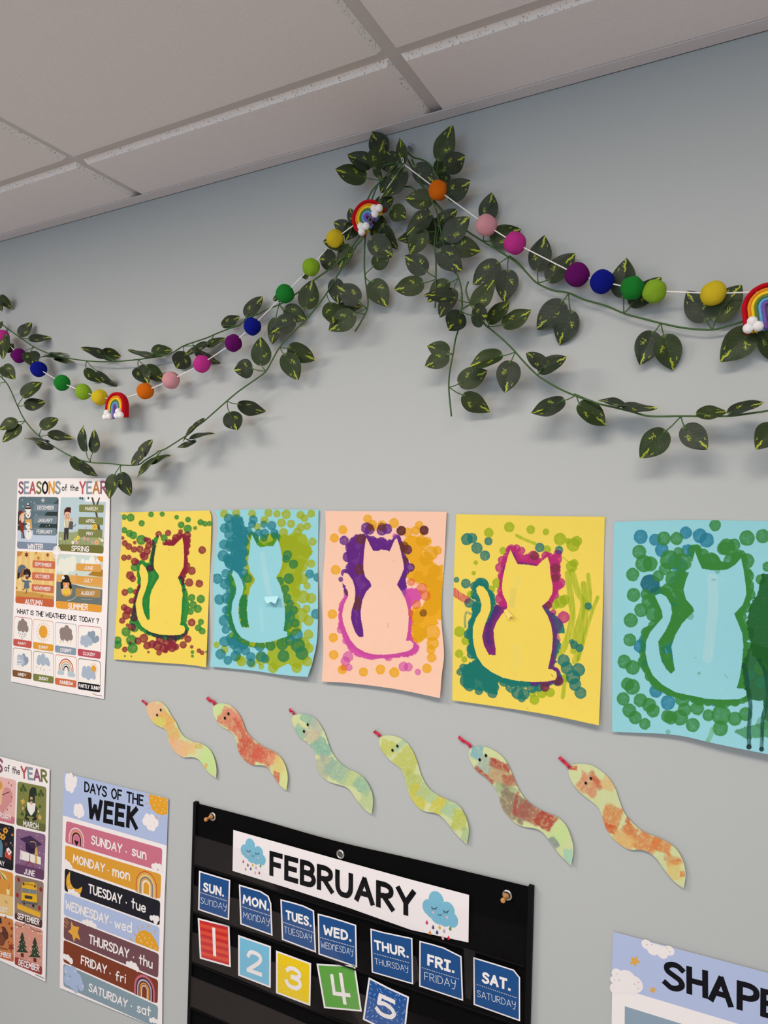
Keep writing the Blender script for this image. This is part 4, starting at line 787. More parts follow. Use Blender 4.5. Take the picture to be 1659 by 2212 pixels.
ops3 = [('along', PURP, cat3, 0, 16, 50), ('along', PINK, cat3, 16, 36, 50), ('along', PURP, cat3, 40, 63, 46), ('circles', ORNG, [(588,160,50),(640,220,52),(745,225,50),(880,205,55),(312,280,50),(217,370,50),(232,725,54),(195,1217,54),(205,1478,52),(210,1668,54),(305,1835,50),(540,1860,52),(730,1832,54),(884,1865,58),(1245,1820,54),(1298,1700,54),(650,260,40),(965,290,50),(1030,310,55),(1160,230,48),(1120,290,50),(1210,290,55),(1250,410,50),(1180,400,60),(1360,510,52),(1290,540,80),(1240,600,80)], .95),
 ('blob', ORNG, [(1080,340),(1000,380),(940,460),(1000,560),(1100,700),(1050,740),(1000,800),(1140,880),(1230,880),(1250,1000),(1200,1130),(1080,1150),(1060,1250),(1085,1300),(1080,1500),(1130,1540),(1230,1480),(1250,1350),(1380,1330),(1360,1280),(1410,1280),(1425,660),(1380,680),(1180,560),(1290,400)]), ('circles', ORNG, [(1180,1440,70),(1150,1480,60),(1300,1420,95),(1310,1540,70),(1290,1610,50),(1120,1380,60),(1150,1250,70),(1280,1150,90),(1330,1000,80),(1280,850,80),(1330,740,70),(1150,800,60),(1390,900,60),(1380,1100,60)], .95),
 ('blob', PURP, [(450,330),(560,330),(572,365),(555,480),(545,620),(545,720),(620,870),(630,905),(570,970),(520,1080),(515,1280),(545,1460),(500,1470),(430,1370),(400,1260),(440,1100),(452,950),(430,850),(370,770),(370,700),(350,560),(360,440)]), ('blob', PURP, [(590,365),(660,370),(800,390),(885,385),(850,480),(830,520),(740,500),(650,515),(600,430)]), ('blob', PURP, [(305,860),(340,910),(372,990),(365,1040),(330,990)]), ('blob', PURP, [(915,370),(960,380),(990,560),(1000,640),(1030,720),(970,800),(912,895),(960,940),(1020,930),(1010,840),(985,700),(940,460)]),
 ('circles', PURP, [(575,260,62),(610,280,55),(745,285,60),(800,270,60),(325,398,52),(390,475,55),(430,410,50),(370,580,62),(420,540,70),(400,700,60),(440,760,50),(740,420,60),(640,400,50),(1215,285,52),(960,290,52),(965,480,50),(1030,500,52),(990,620,50),(1060,700,50),(1000,740,50),(970,800,50),(960,880,55),(970,910,50),(290,830,28)], .96),
 ('circles', (104, 50, 20), [(515,385,60),(745,250,48),(615,250,40),(960,290,55),(1215,285,50),(985,470,60),(1000,620,40),(505,720,62),(470,1120,55),(470,1050,40),(345,970,25),(1205,1205,42)], .8),
 ('blob', PINK, [(960,950),(1040,930),(1130,930),(1200,960),(1180,1060),(1100,1110),(1050,1160),(1080,1260),(1070,1400),(1090,1500),(1015,1515),(1040,1300),(1010,1080)]), ('blob', PINK, [(330,1110),(300,1250),(320,1330),(400,1510),(560,1640),(780,1668),(1040,1625),(1095,1545),(1160,1570),(1130,1660),(1040,1690),(860,1700),(700,1710),(600,1720),(470,1690),(380,1620),(320,1500),(290,1400),(255,1370),(290,1280),(260,1160)]),
 ('circles', PINK, [(310,1160,50),(290,1390,45),(350,1510,45),(1110,1590,55),(820,1690,50),(640,1680,50),(370,1690,60),(340,1740,55),(380,1810,40),(985,1800,55),(1040,1805,50),(1145,1860,36),(890,350,30)], .8),
 ('circles', (222, 104, 40), [(1230,1010,60),(1190,930,60),(1070,860,45),(1130,1110,50),(1060,1200,38),(320,1810,36)], .75)]
painting('', k3, (249, 192, 168), [(118,70),(800,74),(1466,80)], [(77,1965),(400,1985),(900,2050),(1390,2150)], [(118,70),(120,400),(85,1000),(95,1600),(77,1965)], [(1466,80),(1440,600),(1405,1200),(1435,1650),(1410,1900),(1390,2150)], cat3, ops3, curl(.013, ph=1.0),
    marks=[([(870,630),(885,620)], 6, (90,50,40)), ([(812,1320),(814,1362)], 8, (60,40,40)), ([(1015,1660),(1040,1705)], 6, (50,30,50)), ([(650,655),(800,655)], 4, (240,186,160)), ([(690,830),(800,835),(930,815)], 6, (244,188,162))])
k4 = K(960, 1090, 4.424)
LM4, TL4, MG4 = (152, 170, 22), (18, 116, 104), (184, 40, 112)
cat4 = [(632,432),(665,505),(700,570),(780,572),(885,590),(925,545),(985,498),(1005,560),(1015,680),(1035,780),(1030,850),(990,920),(930,970),(985,1060),(1020,1150),(1035,1250),(1030,1380),(1010,1480),(990,1570),(1030,1575),(1070,1600),(1075,1640),(1060,1675),(980,1690),(850,1695),(700,1685),(560,1655),(450,1600),(370,1540),(310,1450),(280,1340),(270,1250),(275,1160),(305,1080),(345,1020),(355,960),(340,900),(310,840),(303,800),(332,772),(370,785),(410,830),(435,900),(442,960),(440,1010),(410,1090),(380,1170),(360,1260),(380,1350),(425,1435),(490,1440),(490,1380),(475,1290),(470,1200),(495,1130),(540,1060),(602,985),(598,940),(560,860),(548,790),(560,690),(580,600),(605,500)]
ops4 = [('along', TL4, cat4, 12, 20, 50), ('along', TL4, cat4, 22, 40, 52), ('along', TL4, cat4, 40, 54, 44), ('circles', LM4, [(620,215,50),(425,268,46),(825,240,42),(970,260,32),(1105,330,60),(1180,350,30),(1230,385,65),(1265,350,50),(300,555,22),(280,655,22),(505,750,48),(560,440,35),(1215,590,55),(1240,560,40),(1110,930,60),(1150,910,50),(1050,950,50),(145,1215,52),(205,1300,44),(140,1425,40),(860,1865,48),(1010,1795,45),(930,1800,50),(840,1800,40),(1150,1660,40),(980,430,40),(250,860,36),(450,810,36),(190,1480,30)], .92)]
for pts, w in (([(1180,660),(1210,900),(1220,1100),(1150,1350),(1100,1430)], 60), ([(1220,640),(1280,850),(1330,960),(1250,1250),(1230,1400)], 58), ([(1330,760),(1350,950),(1330,1150),(1290,1350),(1250,1500)], 60), ([(1375,670),(1390,850),(1380,1000)], 40), ([(1465,885),(1420,1000),(1380,1120),(1330,1300),(1280,1480)], 35), ([(690,295),(760,330),(870,375)], 30), ([(1130,500),(1200,560)], 10), ([(1160,1640),(1130,1840)], 40)): ops4.append(('stroke', LM4, pts, w))
ops4 += [('blob', TL4, [(303,800),(250,880),(330,960),(350,1010),(300,1090),(275,1170),(270,1300),(310,1450),(450,1600),(700,1685),(850,1695),(850,1740),(640,1740),(500,1690),(480,1640),(400,1700),(200,1640),(180,1540),(300,1480),(225,1400),(240,1240),(260,1080),(270,960)]), ('blob', TL4, [(370,785),(420,790),(480,860),(500,960),(442,965),(410,830)]), ('blob', TL4, [(440,1010),(490,960),(600,985),(540,1060),(495,1130),(470,1200),(490,1440),(425,1435),(360,1260),(380,1170)]), ('blob', TL4, [(930,970),(1000,1010),(1080,1060),(1150,1160),(1150,1220),(1060,1240),(1120,1340),(1060,1480),(1080,1500),(1000,1570),(1030,1400),(1035,1250),(1020,1150)]), ('blob', TL4, [(632,432),(680,470),(700,540),(880,570),(885,592),(700,572)]), ('blob', TL4, [(560,600),(605,560),(580,680),(555,650)]), ('blob', TL4, [(990,1560),(1080,1560),(1130,1640),(1075,1700),(1070,1600),(1030,1575)]), ('blob', TL4, [(160,1560),(320,1480),(520,1680),(500,1820),(420,1800),(180,1740)]),
 ('circles', TL4, [(215,330,58),(265,320,50),(310,415,55),(420,350,40),(388,488,50),(115,718,28),(205,755,46),(290,780,45),(360,760,60),(330,740,40),(910,410,45),(1095,435,40),(1375,970,36),(235,940,46),(310,990,55),(285,1110,45),(230,1240,45),(265,1380,55),(260,1430,45),(1140,1490,60),(1280,1580,65),(1230,1650,70),(1250,1720,60),(1300,1800,58),(1170,1560,60),(150,1600,36),(180,1560,40),(220,1680,75),(430,1720,70),(480,1750,45),(460,1800,50),(330,1780,40),(240,1730,55),(640,1740,60),(700,1800,60),(760,1810,55),(740,1850,40),(570,1690,50),(840,1740,60),(900,1740,50),(1240,1340,40),(1290,1370,40),(1215,1310,25),(560,780,20)], .95),
 ('along', MG4, cat4, 0, 12, 48), ('along', MG4, cat4, 13, 20, 38, .7), ('along', MG4, cat4, 46, 62, 40), ('along', MG4, cat4, 20, 24, 36),
 ('stroke', TL4, [(260,1050),(210,1030),(195,1100),(200,1170)], 22, .7),
 ('blob', MG4, [(632,432),(590,480),(605,500),(560,690),(548,790),(520,700),(560,560),(600,420),(680,390),(720,480),(800,470),(900,500),(900,590),(700,570)]), ('blob', MG4, [(985,498),(1060,480),(1110,560),(1110,680),(1050,900),(930,970),(1000,920),(1035,780)]), ('blob', MG4, [(480,960),(600,950),(602,985),(500,1130),(470,1200),(490,1430),(430,1430),(370,1290),(390,1150),(440,1080)]), ('blob', MG4, [(930,970),(1010,1010),(1140,1150),(1090,1230),(1110,1290),(1070,1400),(1070,1500),(1000,1570),(1030,1380),(1020,1150)], .7),
 ('circles', MG4, [(640,420,40),(690,420,40),(735,440,38),(530,600,46),(550,530,40),(540,680,34),(850,500,60),(970,490,44),(1070,520,55),(1085,470,40),(1060,600,50),(1070,680,45),(1105,750,52),(1080,770,50),(1050,860,45),(990,960,42),(1000,900,30),(1140,1075,58),(1040,1030,30),(540,900,55),(560,960,45),(1090,1680,50),(960,1740,45)], .95),
 ('circles', (96, 46, 34), [(1060,610,46),(1060,700,40),(960,1745,46),(1090,1690,46),(990,960,34),(860,490,44)], .7), ('stroke', (196, 44, 84), [(90,830),(140,870),(215,912)], 70, .9)]
r4 = painting('', k4, YEL, [(113,90),(800,106),(1533,117)], [(75,1870),(500,1930),(1000,2010),(1475,2110)], [(113,90),(90,700),(80,1300),(75,1870)], [(1533,117),(1515,900),(1495,1650),(1475,2110)], cat4, ops4, curl(.012, ph=3.0),
    marks=[([(660,820),(650,900),(640,960)], 60, (206,190,100)), ([(700,690),(690,760)], 60, (222,204,104)), ([(690,1360),(690,1540)], 70, (226,206,106)), ([(630,1580),(690,1640)], 14, (222,196,110)), ([(1020,1622),(1038,1642)], 10, (60,60,40)), ([(785,1945),(800,1950)], 8, (110,100,40))])
r4['dep'] = .004; flap(k4, [(565,1008),(590,1000),(652,1060),(610,1095)], (236, 204, 112), r4, .004); del r4['dep']
k5 = K(1300, 1090, 4.022)
G5, B5, D5 = (54, 130, 54), (34, 122, 148), (26, 92, 34)
cat5 = [(810,408),(840,490),(870,555),(950,570),(1050,570),(1100,560),(1160,520),(1210,465),(1230,560),(1250,700),(1255,780),(1225,870),(1150,950),(1180,1020),(1220,1120),(1230,1230),(1215,1400),(1195,1520),(1170,1595),(1230,1600),(1260,1620),(1255,1660),(1200,1690),(1050,1695),(900,1685),(780,1660),(640,1630),(520,1560),(440,1480),(400,1390),(380,1290),(385,1190),(420,1110),(480,1040),(530,980),(520,920),(480,830),(460,790),(510,772),(560,800),(600,870),(610,940),(590,1020),(550,1100),(490,1190),(500,1280),(520,1360),(560,1430),(600,1470),(635,1440),(620,1350),(605,1230),(640,1130),(700,1030),(802,925),(790,890),(730,820),(710,740),(730,660),(760,590),(785,500)]
ops5 = [('along', G5, cat5, 0, 11, 62), ('along', G5, cat5, 11, 21, 55), ('along', B5, cat5, 23, 32, 52), ('along', G5, cat5, 22, 40, 58), ('along', G5, cat5, 38, 56, 58), ('along', B5, cat5, 46, 52, 46), ('circles', B5, [(338,280,62),(462,305,52),(522,395,60),(730,245,55),(850,270,62),(910,310,65),(745,400,55),(420,690,85),(640,500,70),(330,1230,55),(470,1620,58),(575,1720,65),(680,610,50),(640,680,60),(690,530,60),(375,1380,25),(565,1260,45),(590,1130,70),(490,760,40),(650,850,50)], .95),
 ('circles', (20, 92, 100), [(420,690,85)], .7),
 ('circles', G5, [(985,180,52),(540,295,60),(650,295,56),(325,412,62),(365,515,75),(420,515,65),(268,608,58),(275,785,60),(340,918,60),(252,1005,62),(242,1175,56),(390,1115,52),(195,1365,60),(268,1415,64),(225,1560,58),(265,1585,68),(187,1690,58),(335,1700,60),(240,1790,62),(290,1850,58),(375,1905,50),(410,1740,62),(445,1790,60),(570,1840,55),(600,1850,60),(680,1850,70),(790,1915,62),(700,1690,65),(720,1780,60),(830,1770,60),(925,1830,52),(1035,1830,85),(1030,1945,68),(1155,1860,62),(1250,1820,60),(665,415,46),(1090,370,75),(1060,380,60),(1260,292,68),(1400,275,62),(1150,350,55),(590,480,85),(700,500,80),(550,560,55),(490,620,50),(630,650,80),(690,680,60),(570,740,55),(640,800,60),(410,840,65),(450,940,75),(380,780,45),(730,880,75),(630,1040,60),(570,1120,70),(940,500,85),(960,500,75),(880,430,50),(820,400,55),(1120,490,65),(1180,470,60),(1260,490,65),(1270,620,55),(1280,780,55),(1250,890,50),(1210,980,50),(1220,1060,50),(1270,1120,60),(630,930,40),(1380,650,45),(1440,540,45),(1060,530,35),(1030,1705,60),(850,1690,60),(1160,1700,45)], .95),
 ('blob', G5, [(800,925),(700,1030),(620,1190),(500,1230),(490,1190),(590,1030),(600,900),(690,860)]), ('blob', G5, [(510,1280),(600,1300),(635,1440),(600,1470),(540,1400)]), ('blob', G5, [(375,1430),(440,1500),(640,1630),(640,1680),(450,1600),(390,1500)]), ('blob', G5, [(755,590),(715,740),(785,890),(680,870),(600,700),(680,560)]), ('blob', G5, [(1230,1190),(1310,1200),(1260,1400),(1250,1590),(1170,1595),(1215,1400)]),
 ('blob', G5, [(1140,1970),(1250,1930),(1440,1880),(1600,1900),(1600,2010),(1250,2035)], .8), ('blob', D5, [(1390,600),(1600,600),(1600,1500),(1430,1480),(1310,1300),(1255,1020),(1300,850),(1360,760)]), ('blob', D5, [(1300,1200),(1600,1300),(1600,1900),(1420,1880),(1400,1700),(1300,1700),(1240,1600),(1215,1400)], .95),
 ('stroke', (96, 160, 90), [(960,1950),(945,2010),(920,2060)], 40, .7), ('circles', B5, [(1290,1480,40),(1380,1550,50)], .5), ('circles', G5, [(1380,1420,60),(1400,1900,60)], .5),
 ('free',), ('circles', G5, [(845,1465,14),(575,1975,22),(1005,580,22),(770,970,32)], .5), ('stroke', (14, 78, 70), [(1235,1400),(1260,1500),(1270,1620),(1292,1750),(1278,1950),(1280,2105)], 36, .95), ('stroke', (14, 78, 60), [(1370,1350),(1425,1480),(1440,1700),(1400,1850),(1388,2120)], 34, .95), ('circles', (12, 40, 44), [(1278,2105,24),(1388,2125,22)], .95)]
painting('', k5, BLU, [(105,150),(700,133),(1000,136),(1560,146)], [(90,1975),(500,1990),(720,2015),(1000,2080),(1545,2190)], [(105,150),(90,1000),(90,1975)], [(1560,146),(1550,1200),(1545,2190)], cat5, ops5, curl(.013, .0016, ph=4.4),
    marks=[([(960,640),(965,900),(920,1330)], 90, (176,208,208)), ([(900,600),(1080,665)], 5, (180,214,214)), ([(960,650),(985,655)], 16, (120,130,120)), ([(805,1332),(820,1328)], 6, (50,90,80)), ([(1065,1475),(1095,1505)], 6, (60,100,120))])
cps = [o for o in COL.objects if o.name.startswith('cat_painting')]
for o, l in zip(cps, ('yellow paper cat painting with crimson and green dabs, leftmost of the row', 'light blue paper cat painting with teal and lime dabs and a torn flap', 'salmon pink paper cat painting with purple, pink and orange dabs', 'yellow paper cat painting with magenta, teal and lime green strokes', 'light blue paper cat painting with green dabs and dark drips at the right edge')):
    tag(o, l, 'painting', 'cat silhouette paintings in a row')

# ------------------------------------------------------------------ paper snakes
def snake(k, Rr, Ll, blobs, tongue, eyes, label, base=(203, 207, 154)):
    n, mm = 190, 44
    R, L = soft(Rr, n), soft(Ll, n)
    t = np.linspace(0, 1, mm)[None, :, None]
    S = R[:, None]*(1-t)+L[:, None]*t
    p = Paint(S[..., 0], S[..., 1], base)
    X, Y = S[..., 0], S[..., 1]
    for bx, by, rx, ry, rot, c, al in blobs:
        dx, dy = X-bx, Y-by; q = math.radians(rot); ux = (dx*math.cos(q)+dy*math.sin(q))/rx; uy = (-dx*math.sin(q)+dy*math.cos(q))/ry
        d = np.maximum(np.abs(ux), np.abs(uy))+.5*(fbm(X/22+bx, Y/22)-.5)
        m = np.clip((1-d)*5+.3, 0, 1)*(.35+1.1*fbm(X/9+by, Y/9+3)).clip(0, 1)*al
        p.c = p.c*(1-m[..., None])+ink(c)*m[..., None]
    g = .93+.14*fbm(X/3.2, Y/3.2)
    p.c *= g[..., None]
    root = empty('paper_snake', P(*k(*Rr[0]), .002), label, 'paper snake', 'painted paper snakes in a slanting row')
    u = np.linspace(0, 1, n)[:, None]+0*t[..., 0]; v = 0*u+t[..., 0]
    dep = lambda a, b: .0018+.0035*u**4+.0012*np.sin(u*11)*v+.0008
    sheet_mesh('body', S, u, v, k, dep, p.c, M['matte'], root)
    a = Art(k, .0034); w = tongue[-1]
    pts = smooth_path(tongue[:-1], 4); V = []; F = []
    sgn = np.array(pts[-1])-np.array(pts[0]); nn = np.array((-sgn[1], sgn[0]))/np.linalg.norm(sgn)*w/2
    for i, q in enumerate(pts):
        for s_ in (1, -1): V.append(tuple(P(*k(*(q+nn*s_)), .003+.0022*math.sin(i*.55)**2)))
    F = [(2*i, 2*i+1, 2*i+3, 2*i+2) for i in range(len(pts)-1)]
    mesh('tongue', V, F, M['matte'], root, fcol=[ink((196, 52, 74))]*len(F))
    for e in eyes:
        a = Art(k, .0042); a.circle(e[0], e[1], e[2], (22, 20, 22), 1, 18, .85); a.build('eye', M['print'], root)
k5s, k6s = K(280, 1480, 2.9625), K(780, 1560, 2.304)
PE, OA, RE, TQ, LG, YG, RDb, OB = (228, 166, 128), (222, 162, 84), (196, 84, 68), (122, 172, 156), (190, 214, 140), (196, 188, 72), (170, 62, 52), (208, 120, 60)
snake(k5s, [(110,125),(150,105),(195,108),(235,140),(265,190),(295,235),(320,290),(350,330),(400,360),(450,372),(500,400),(530,440),(550,500),(556,550),(552,597)], [(110,125),(108,160),(125,205),(155,245),(200,270),(235,290),(245,320),(255,370),(285,420),(340,460),(400,460),(440,475),(470,510),(500,555),(552,597)],
    [(150,170,60,70,20,PE,.8),(235,210,50,30,50,OA,.95),(190,235,40,30,0,(208,196,90),.9),(270,300,60,40,60,OA,.8),(320,400,70,50,20,PE,.85),(380,400,50,40,10,(222,180,120),.8),(440,390,26,16,0,(200,160,60),.6),(510,470,60,90,20,LG,.9),(487,518,10,18,10,OA,.9)], [(112,128),(98,112),(78,98),14], [(175,191,9),(198,159,9)], 'orange and peach paper snake, leftmost of the six, above the days poster')
snake(k5s, [(532,135),(575,118),(625,122),(665,145),(700,185),(725,235),(745,290),(790,345),(850,390),(910,420),(950,445),(985,490),(1005,545),(1012,600),(1003,675)], [(532,135),(535,180),(555,225),(590,265),(640,295),(670,325),(685,370),(695,420),(725,470),(780,508),(840,512),(880,525),(910,565),(940,610),(970,650),(1003,675)],
    [(640,220,75,60,30,(206,110,88),.9),(680,180,50,40,50,(216,140,116),.8),(730,300,70,60,50,(208,110,88),.85),(760,420,90,70,40,RE,.9),(860,450,80,60,30,(204,90,72),.9),(700,260,60,14,60,RE,.7),(760,370,80,12,-50,(190,70,56),.6),(920,470,40,30,0,(216,150,110),.8),(960,510,40,60,10,(214,190,110),.8),(940,590,28,36,20,RE,.85),(990,610,30,60,0,(208,212,140),.9),(560,150,40,40,20,LG,.6)], [(545,128),(535,105),(512,98),(495,78),20], [(609,211,10),(632,183,10)], 'red paper snake with a pale head and tail tip, second from left')
snake(k5s, [(1045,195),(1090,185),(1140,190),(1190,215),(1225,260),(1250,310),(1270,365),(1290,420),(1330,480),(1390,530),(1450,560),(1495,590),(1530,640),(1553,700),(1557,760),(1548,828)], [(1045,195),(1038,225),(1055,275),(1085,330),(1140,370),(1175,410),(1188,450),(1195,520),(1220,575),(1270,615),(1320,632),(1380,650),(1420,685),(1460,745),(1510,800),(1548,828)],
    [(1150,220,60,30,30,TQ,.8),(1200,260,50,50,30,(176,176,160),.8),(1090,300,50,40,40,TQ,.8),(1170,330,50,40,0,(190,170,150),.7),(1230,400,70,50,50,TQ,.9),(1240,520,60,70,30,(168,168,150),.8),(1330,550,80,60,30,(140,172,152),.85),(1420,600,50,50,20,(176,190,130),.8),(1500,640,60,50,40,(126,172,150),.8),(1520,740,50,60,20,(170,190,140),.7)], [(1050,190),(1046,172),(1030,168),(1024,150),15], [(1115,296,10),(1139,253,10)], 'teal and pale green paper snake, third from left')
snake(k6s, [(93,75),(130,65),(175,72),(220,95),(255,140),(280,200),(300,265),(335,325),(385,365),(440,390),(480,410),(510,450),(530,500),(536,550),(525,608)], [(93,75),(90,105),(110,150),(150,195),(195,230),(215,270),(225,315),(245,370),(275,415),(315,443),(370,452),(405,475),(440,515),(475,560),(525,608)],
    [(130,130,40,40,20,(186,186,80),.8),(200,110,50,14,-45,(160,190,150),.8),(230,190,60,60,40,(186,188,88),.85),(250,300,50,50,30,(170,182,90),.8),(280,370,50,60,20,YG,.95),(330,350,50,40,30,(168,190,140),.8),(390,410,36,50,30,YG,.95),(440,430,36,40,30,(160,188,150),.85),(490,490,36,50,10,(180,186,80),.9),(520,560,20,40,10,(150,180,130),.7)], [(96,72),(82,58),(64,45),16], [(156,140,7.5),(180,119,7.5)], 'yellow green paper snake, fourth from left, above the black pocket chart')
snake(k6s, [(545,128),(590,120),(640,130),(690,160),(725,200),(755,265),(780,325),(820,385),(880,430),(940,458),(980,475),(1020,515),(1045,575),(1057,635),(1045,715)], [(545,128),(535,160),(550,205),(580,245),(625,280),(665,325),(685,365),(695,410),(720,455),(765,500),(810,520),(870,530),(910,555),(945,600),(985,655),(1045,715)],
    [(575,150,30,40,20,(120,170,180),.9),(620,210,40,40,30,(140,160,160),.7),(690,215,60,22,20,RDb,.95),(610,270,60,18,40,RDb,.95),(700,270,70,40,30,(176,120,90),.7),(740,290,40,30,0,RDb,.7),(720,340,60,30,20,(140,160,120),.7),(760,420,90,60,30,(132,104,92),.85),(840,450,70,50,30,(160,84,74),.85),(920,490,50,46,30,RDb,.95),(770,400,10,60,10,(170,60,60),.8),(990,560,50,50,20,LG,.8),(960,600,20,30,-30,(120,130,140),.8),(1030,670,24,40,0,(150,196,176),.8)], [(548,126),(530,105),(505,92),(485,72),15], [(590,187,8),(621,166,8)], 'paper snake in blue, dark red and grey patches, fifth from left')
snake(k6s, [(1035,218),(1080,208),(1140,213),(1190,240),(1235,280),(1265,330),(1285,390),(1310,450),(1350,500),(1405,545),(1470,572),(1530,600),(1575,640),(1605,700),(1615,760),(1605,828)], [(1035,218),(1033,255),(1050,300),(1085,345),(1140,390),(1180,425),(1200,470),(1220,530),(1260,585),(1330,632),(1390,635),(1435,650),(1475,685),(1510,735),(1555,790),(1605,828)],
    [(1055,228,20,12,0,(190,50,40),.9),(1130,310,55,50,25,(206,130,96),.9),(1170,290,14,50,-30,(190,90,60),.8),(1240,290,40,50,30,(214,170,110),.8),(1250,470,50,60,20,OB,.85),(1240,530,30,20,20,(200,84,44),.9),(1340,540,40,30,40,(206,110,56),.9),(1330,480,12,26,20,(196,70,40),.8),(1420,600,60,50,30,OB,.9),(1500,610,50,40,20,OB,.9),(1300,590,60,40,30,(216,160,90),.8),(1560,700,40,14,-15,(204,100,50),.9),(1560,740,40,50,0,(216,186,110),.8),(1600,755,12,14,0,OB,.9),(1545,680,40,20,20,(206,120,60),.6)], [(1040,230),(1024,210),(1002,190),(985,174),16], [(1118,303,7.5),(1143,280,7.5)], 'cream paper snake with orange patches, rightmost and lowest of the six')

# ------------------------------------------------------------------ pocket chart
q1, q2, q4 = K(400, 1720, 3.95), K(780, 1780, 4.1475), K(490, 1780, 3.016)
chart = empty('pocket_chart', P(424, 1736, .002), 'black nylon pocket chart hung by metal eyelets, holding month and day cards', 'pocket chart')
pt = lambda k, x, y, d=.004: P(*k(x, y), d)
TLc, TRc = pt(q1, 85, 48), pt(q2, 1545, 583); BLc = pt(q1, 33, 1943); BRc = pt(q2, 1512, 1792)
cl = lambda z: TLc.x+(BLc.x-TLc.x)*(z-TLc.z)/(BLc.z-TLc.z)
cr_ = lambda z: TRc.x+(BRc.x-TRc.x)*(z-TRc.z)/(BRc.z-TRc.z)
def chart_sheet(name, z0, z1, d, mat, i0=0., i1=0., n=40, sag=.004, wob=.0015):
    V = []; m = max(2, int(abs(z1-z0)/.02)+2)
    for j in range(m):
        z = z0+(z1-z0)*j/(m-1)
        for i in range(n):
            u = i/(n-1); x = cl(z)+i0+(cr_(z)-i1-cl(z)-i0)*u
            V.append((x, -d-wob*math.sin(u*13+z*40)*math.sin(u*math.pi), z-(sag*math.sin(math.pi*u)**2*(1 if j == 0 and name == 'backing' else .5))))
    return mesh(name, V, grid_faces(n, m), mat, chart, True)
ZT = TLc.z; ZB = ZT-.62
chart_sheet('backing', ZT-.0015, ZB, .004, M['black'])
for f, o in ((cl, -.0005), (cr_, -.0065)):
    mb = MB(); v = []
    for z in (ZT+.001, ZB): v += [(f(z)+o, -.0012, z), (f(z)+o, -.0085, z), (f(z)+o+.007, -.0085, z), (f(z)+o+.007, -.0012, z)]
    mb.add(v, [(0, 1, 2, 3), (4, 7, 6, 5), (0, 4, 5, 1), (1, 5, 6, 2), (2, 6, 7, 3), (3, 7, 4, 0)]); mb.build('edge_binding', M['binding'], chart)
zz = lambda x, y: P(*q1(x, y), .005).z
rows = [(zz(115, 328), zz(100, 580)), (zz(108, 752), zz(102, 985)), (zz(98, 1150), zz(95, 1412)), (zz(85, 1527), zz(78, 1792)), (zz(85, 1527)-.104, zz(78, 1792)-.104), (zz(85, 1527)-.205, zz(78, 1792)-.205)]
for z0, z1 in rows:
    chart_sheet('clear_pocket', z0, z1, .0105, M['vinyl'], .008, .008, 60, .003, .0012)
    st_ = [((cl(z1)+.008)+(cr_(z1)-cl(z1)-.016)*i/59, -.0112, z1-.0015*math.sin(math.pi*i/59)**2) for i in range(60)]
    mb = MB(); mb.tube(st_, .0011, 5); mb.build('pocket_seam', M['binding'], chart)
def grommet(k, x, y):
    c = P(*k(x, y), .006); mb = MB()
    prof = [(.0042, -.001), (.0044, .0010), (.0052, .0018), (.0066, .0016), (.0076, .0006), (.0078, -.0012)]
    mb.lathe(c, prof, n=28); mb.build('eyelet', M['metal'], chart, True)
    mb = MB(); mb.lathe(c+Vector((0, -.0004, 0)), [(.0044, 0), (0.0, 0)], n=20); mb.build('eyelet_hole', PLUG, chart)
    return c
PLUG = plain('shaded_wall_in_eyelet', lin((78, 82, 74)), .7, .2)  # wall colour darkened to paint the shade inside the eyelets
g1 = grommet(q1, 234, 174); grommet(q1, 1325, 495); g3 = grommet(q2, 1310, 637)
def pin(c, label):
    r = empty('push_pin', c, label, 'push pin', 'wooden push pins')
    mb = MB(); mb.lathe(c, [(0, .0010), (.0042, .0012), (.0046, .0024), (.0040, .0036), (.0026, .0060), (.0023, .0095), (.0026, .0125), (.0034, .0140), (.0036, .0160), (.0030, .0172), (0, .0175)], n=20); mb.build('handle', M['wood'], r, True)
    mb = MB(); mb.lathe(c, [(.0005, -.004), (.0005, .0012)], n=8); mb.build('needle', M['wire'], r, True)
pin(g1+Vector((0, -.002, .001)), 'wooden push pin in the left eyelet of the black pocket chart'); pin(g3+Vector((-.0005, -.002, 0)), 'wooden push pin in the right eyelet of the black pocket chart')

BLUEC = (30, 76, 132)
def card(k, outer, label, cat, inset, fill, draw, group=None, d=.0082, name=None, loc=None):
    r = empty(name or 'day_card', pt(k, *outer[0], d), label, cat, group)
    a = Art(k, d); a.poly(outer, (238, 228, 228), 0)
    if fill:
        c = np.mean(np.array(outer, float), 0); inn = []
        o = [np.array(p, float) for p in outer]
        for i in range(len(o)):
            t0 = (o[i]-o[i-1]); t0 /= np.linalg.norm(t0); t1 = o[(i+1) % len(o)]-o[i]; t1 /= np.linalg.norm(t1)
            n_ = np.array((-t0[1]-t1[1], t0[0]+t1[0])); n_ /= max(1e-6, np.linalg.norm(n_)); s_ = max(.55, abs(n_.dot(np.array((-t0[1], t0[0])))))
            inn.append(o[i]+n_*inset/s_)
        a.poly(inn, fill, 1)
        card.inn = inn
    a.build('card_sheet', parent=r); draw(r); return r
def dots(a, A, B, n=22):
    for i in range(n):
        p = lerp2(A, B, i/(n-1)); a.circle(p[0], p[1], 4.2, WHITE, 2, 8)
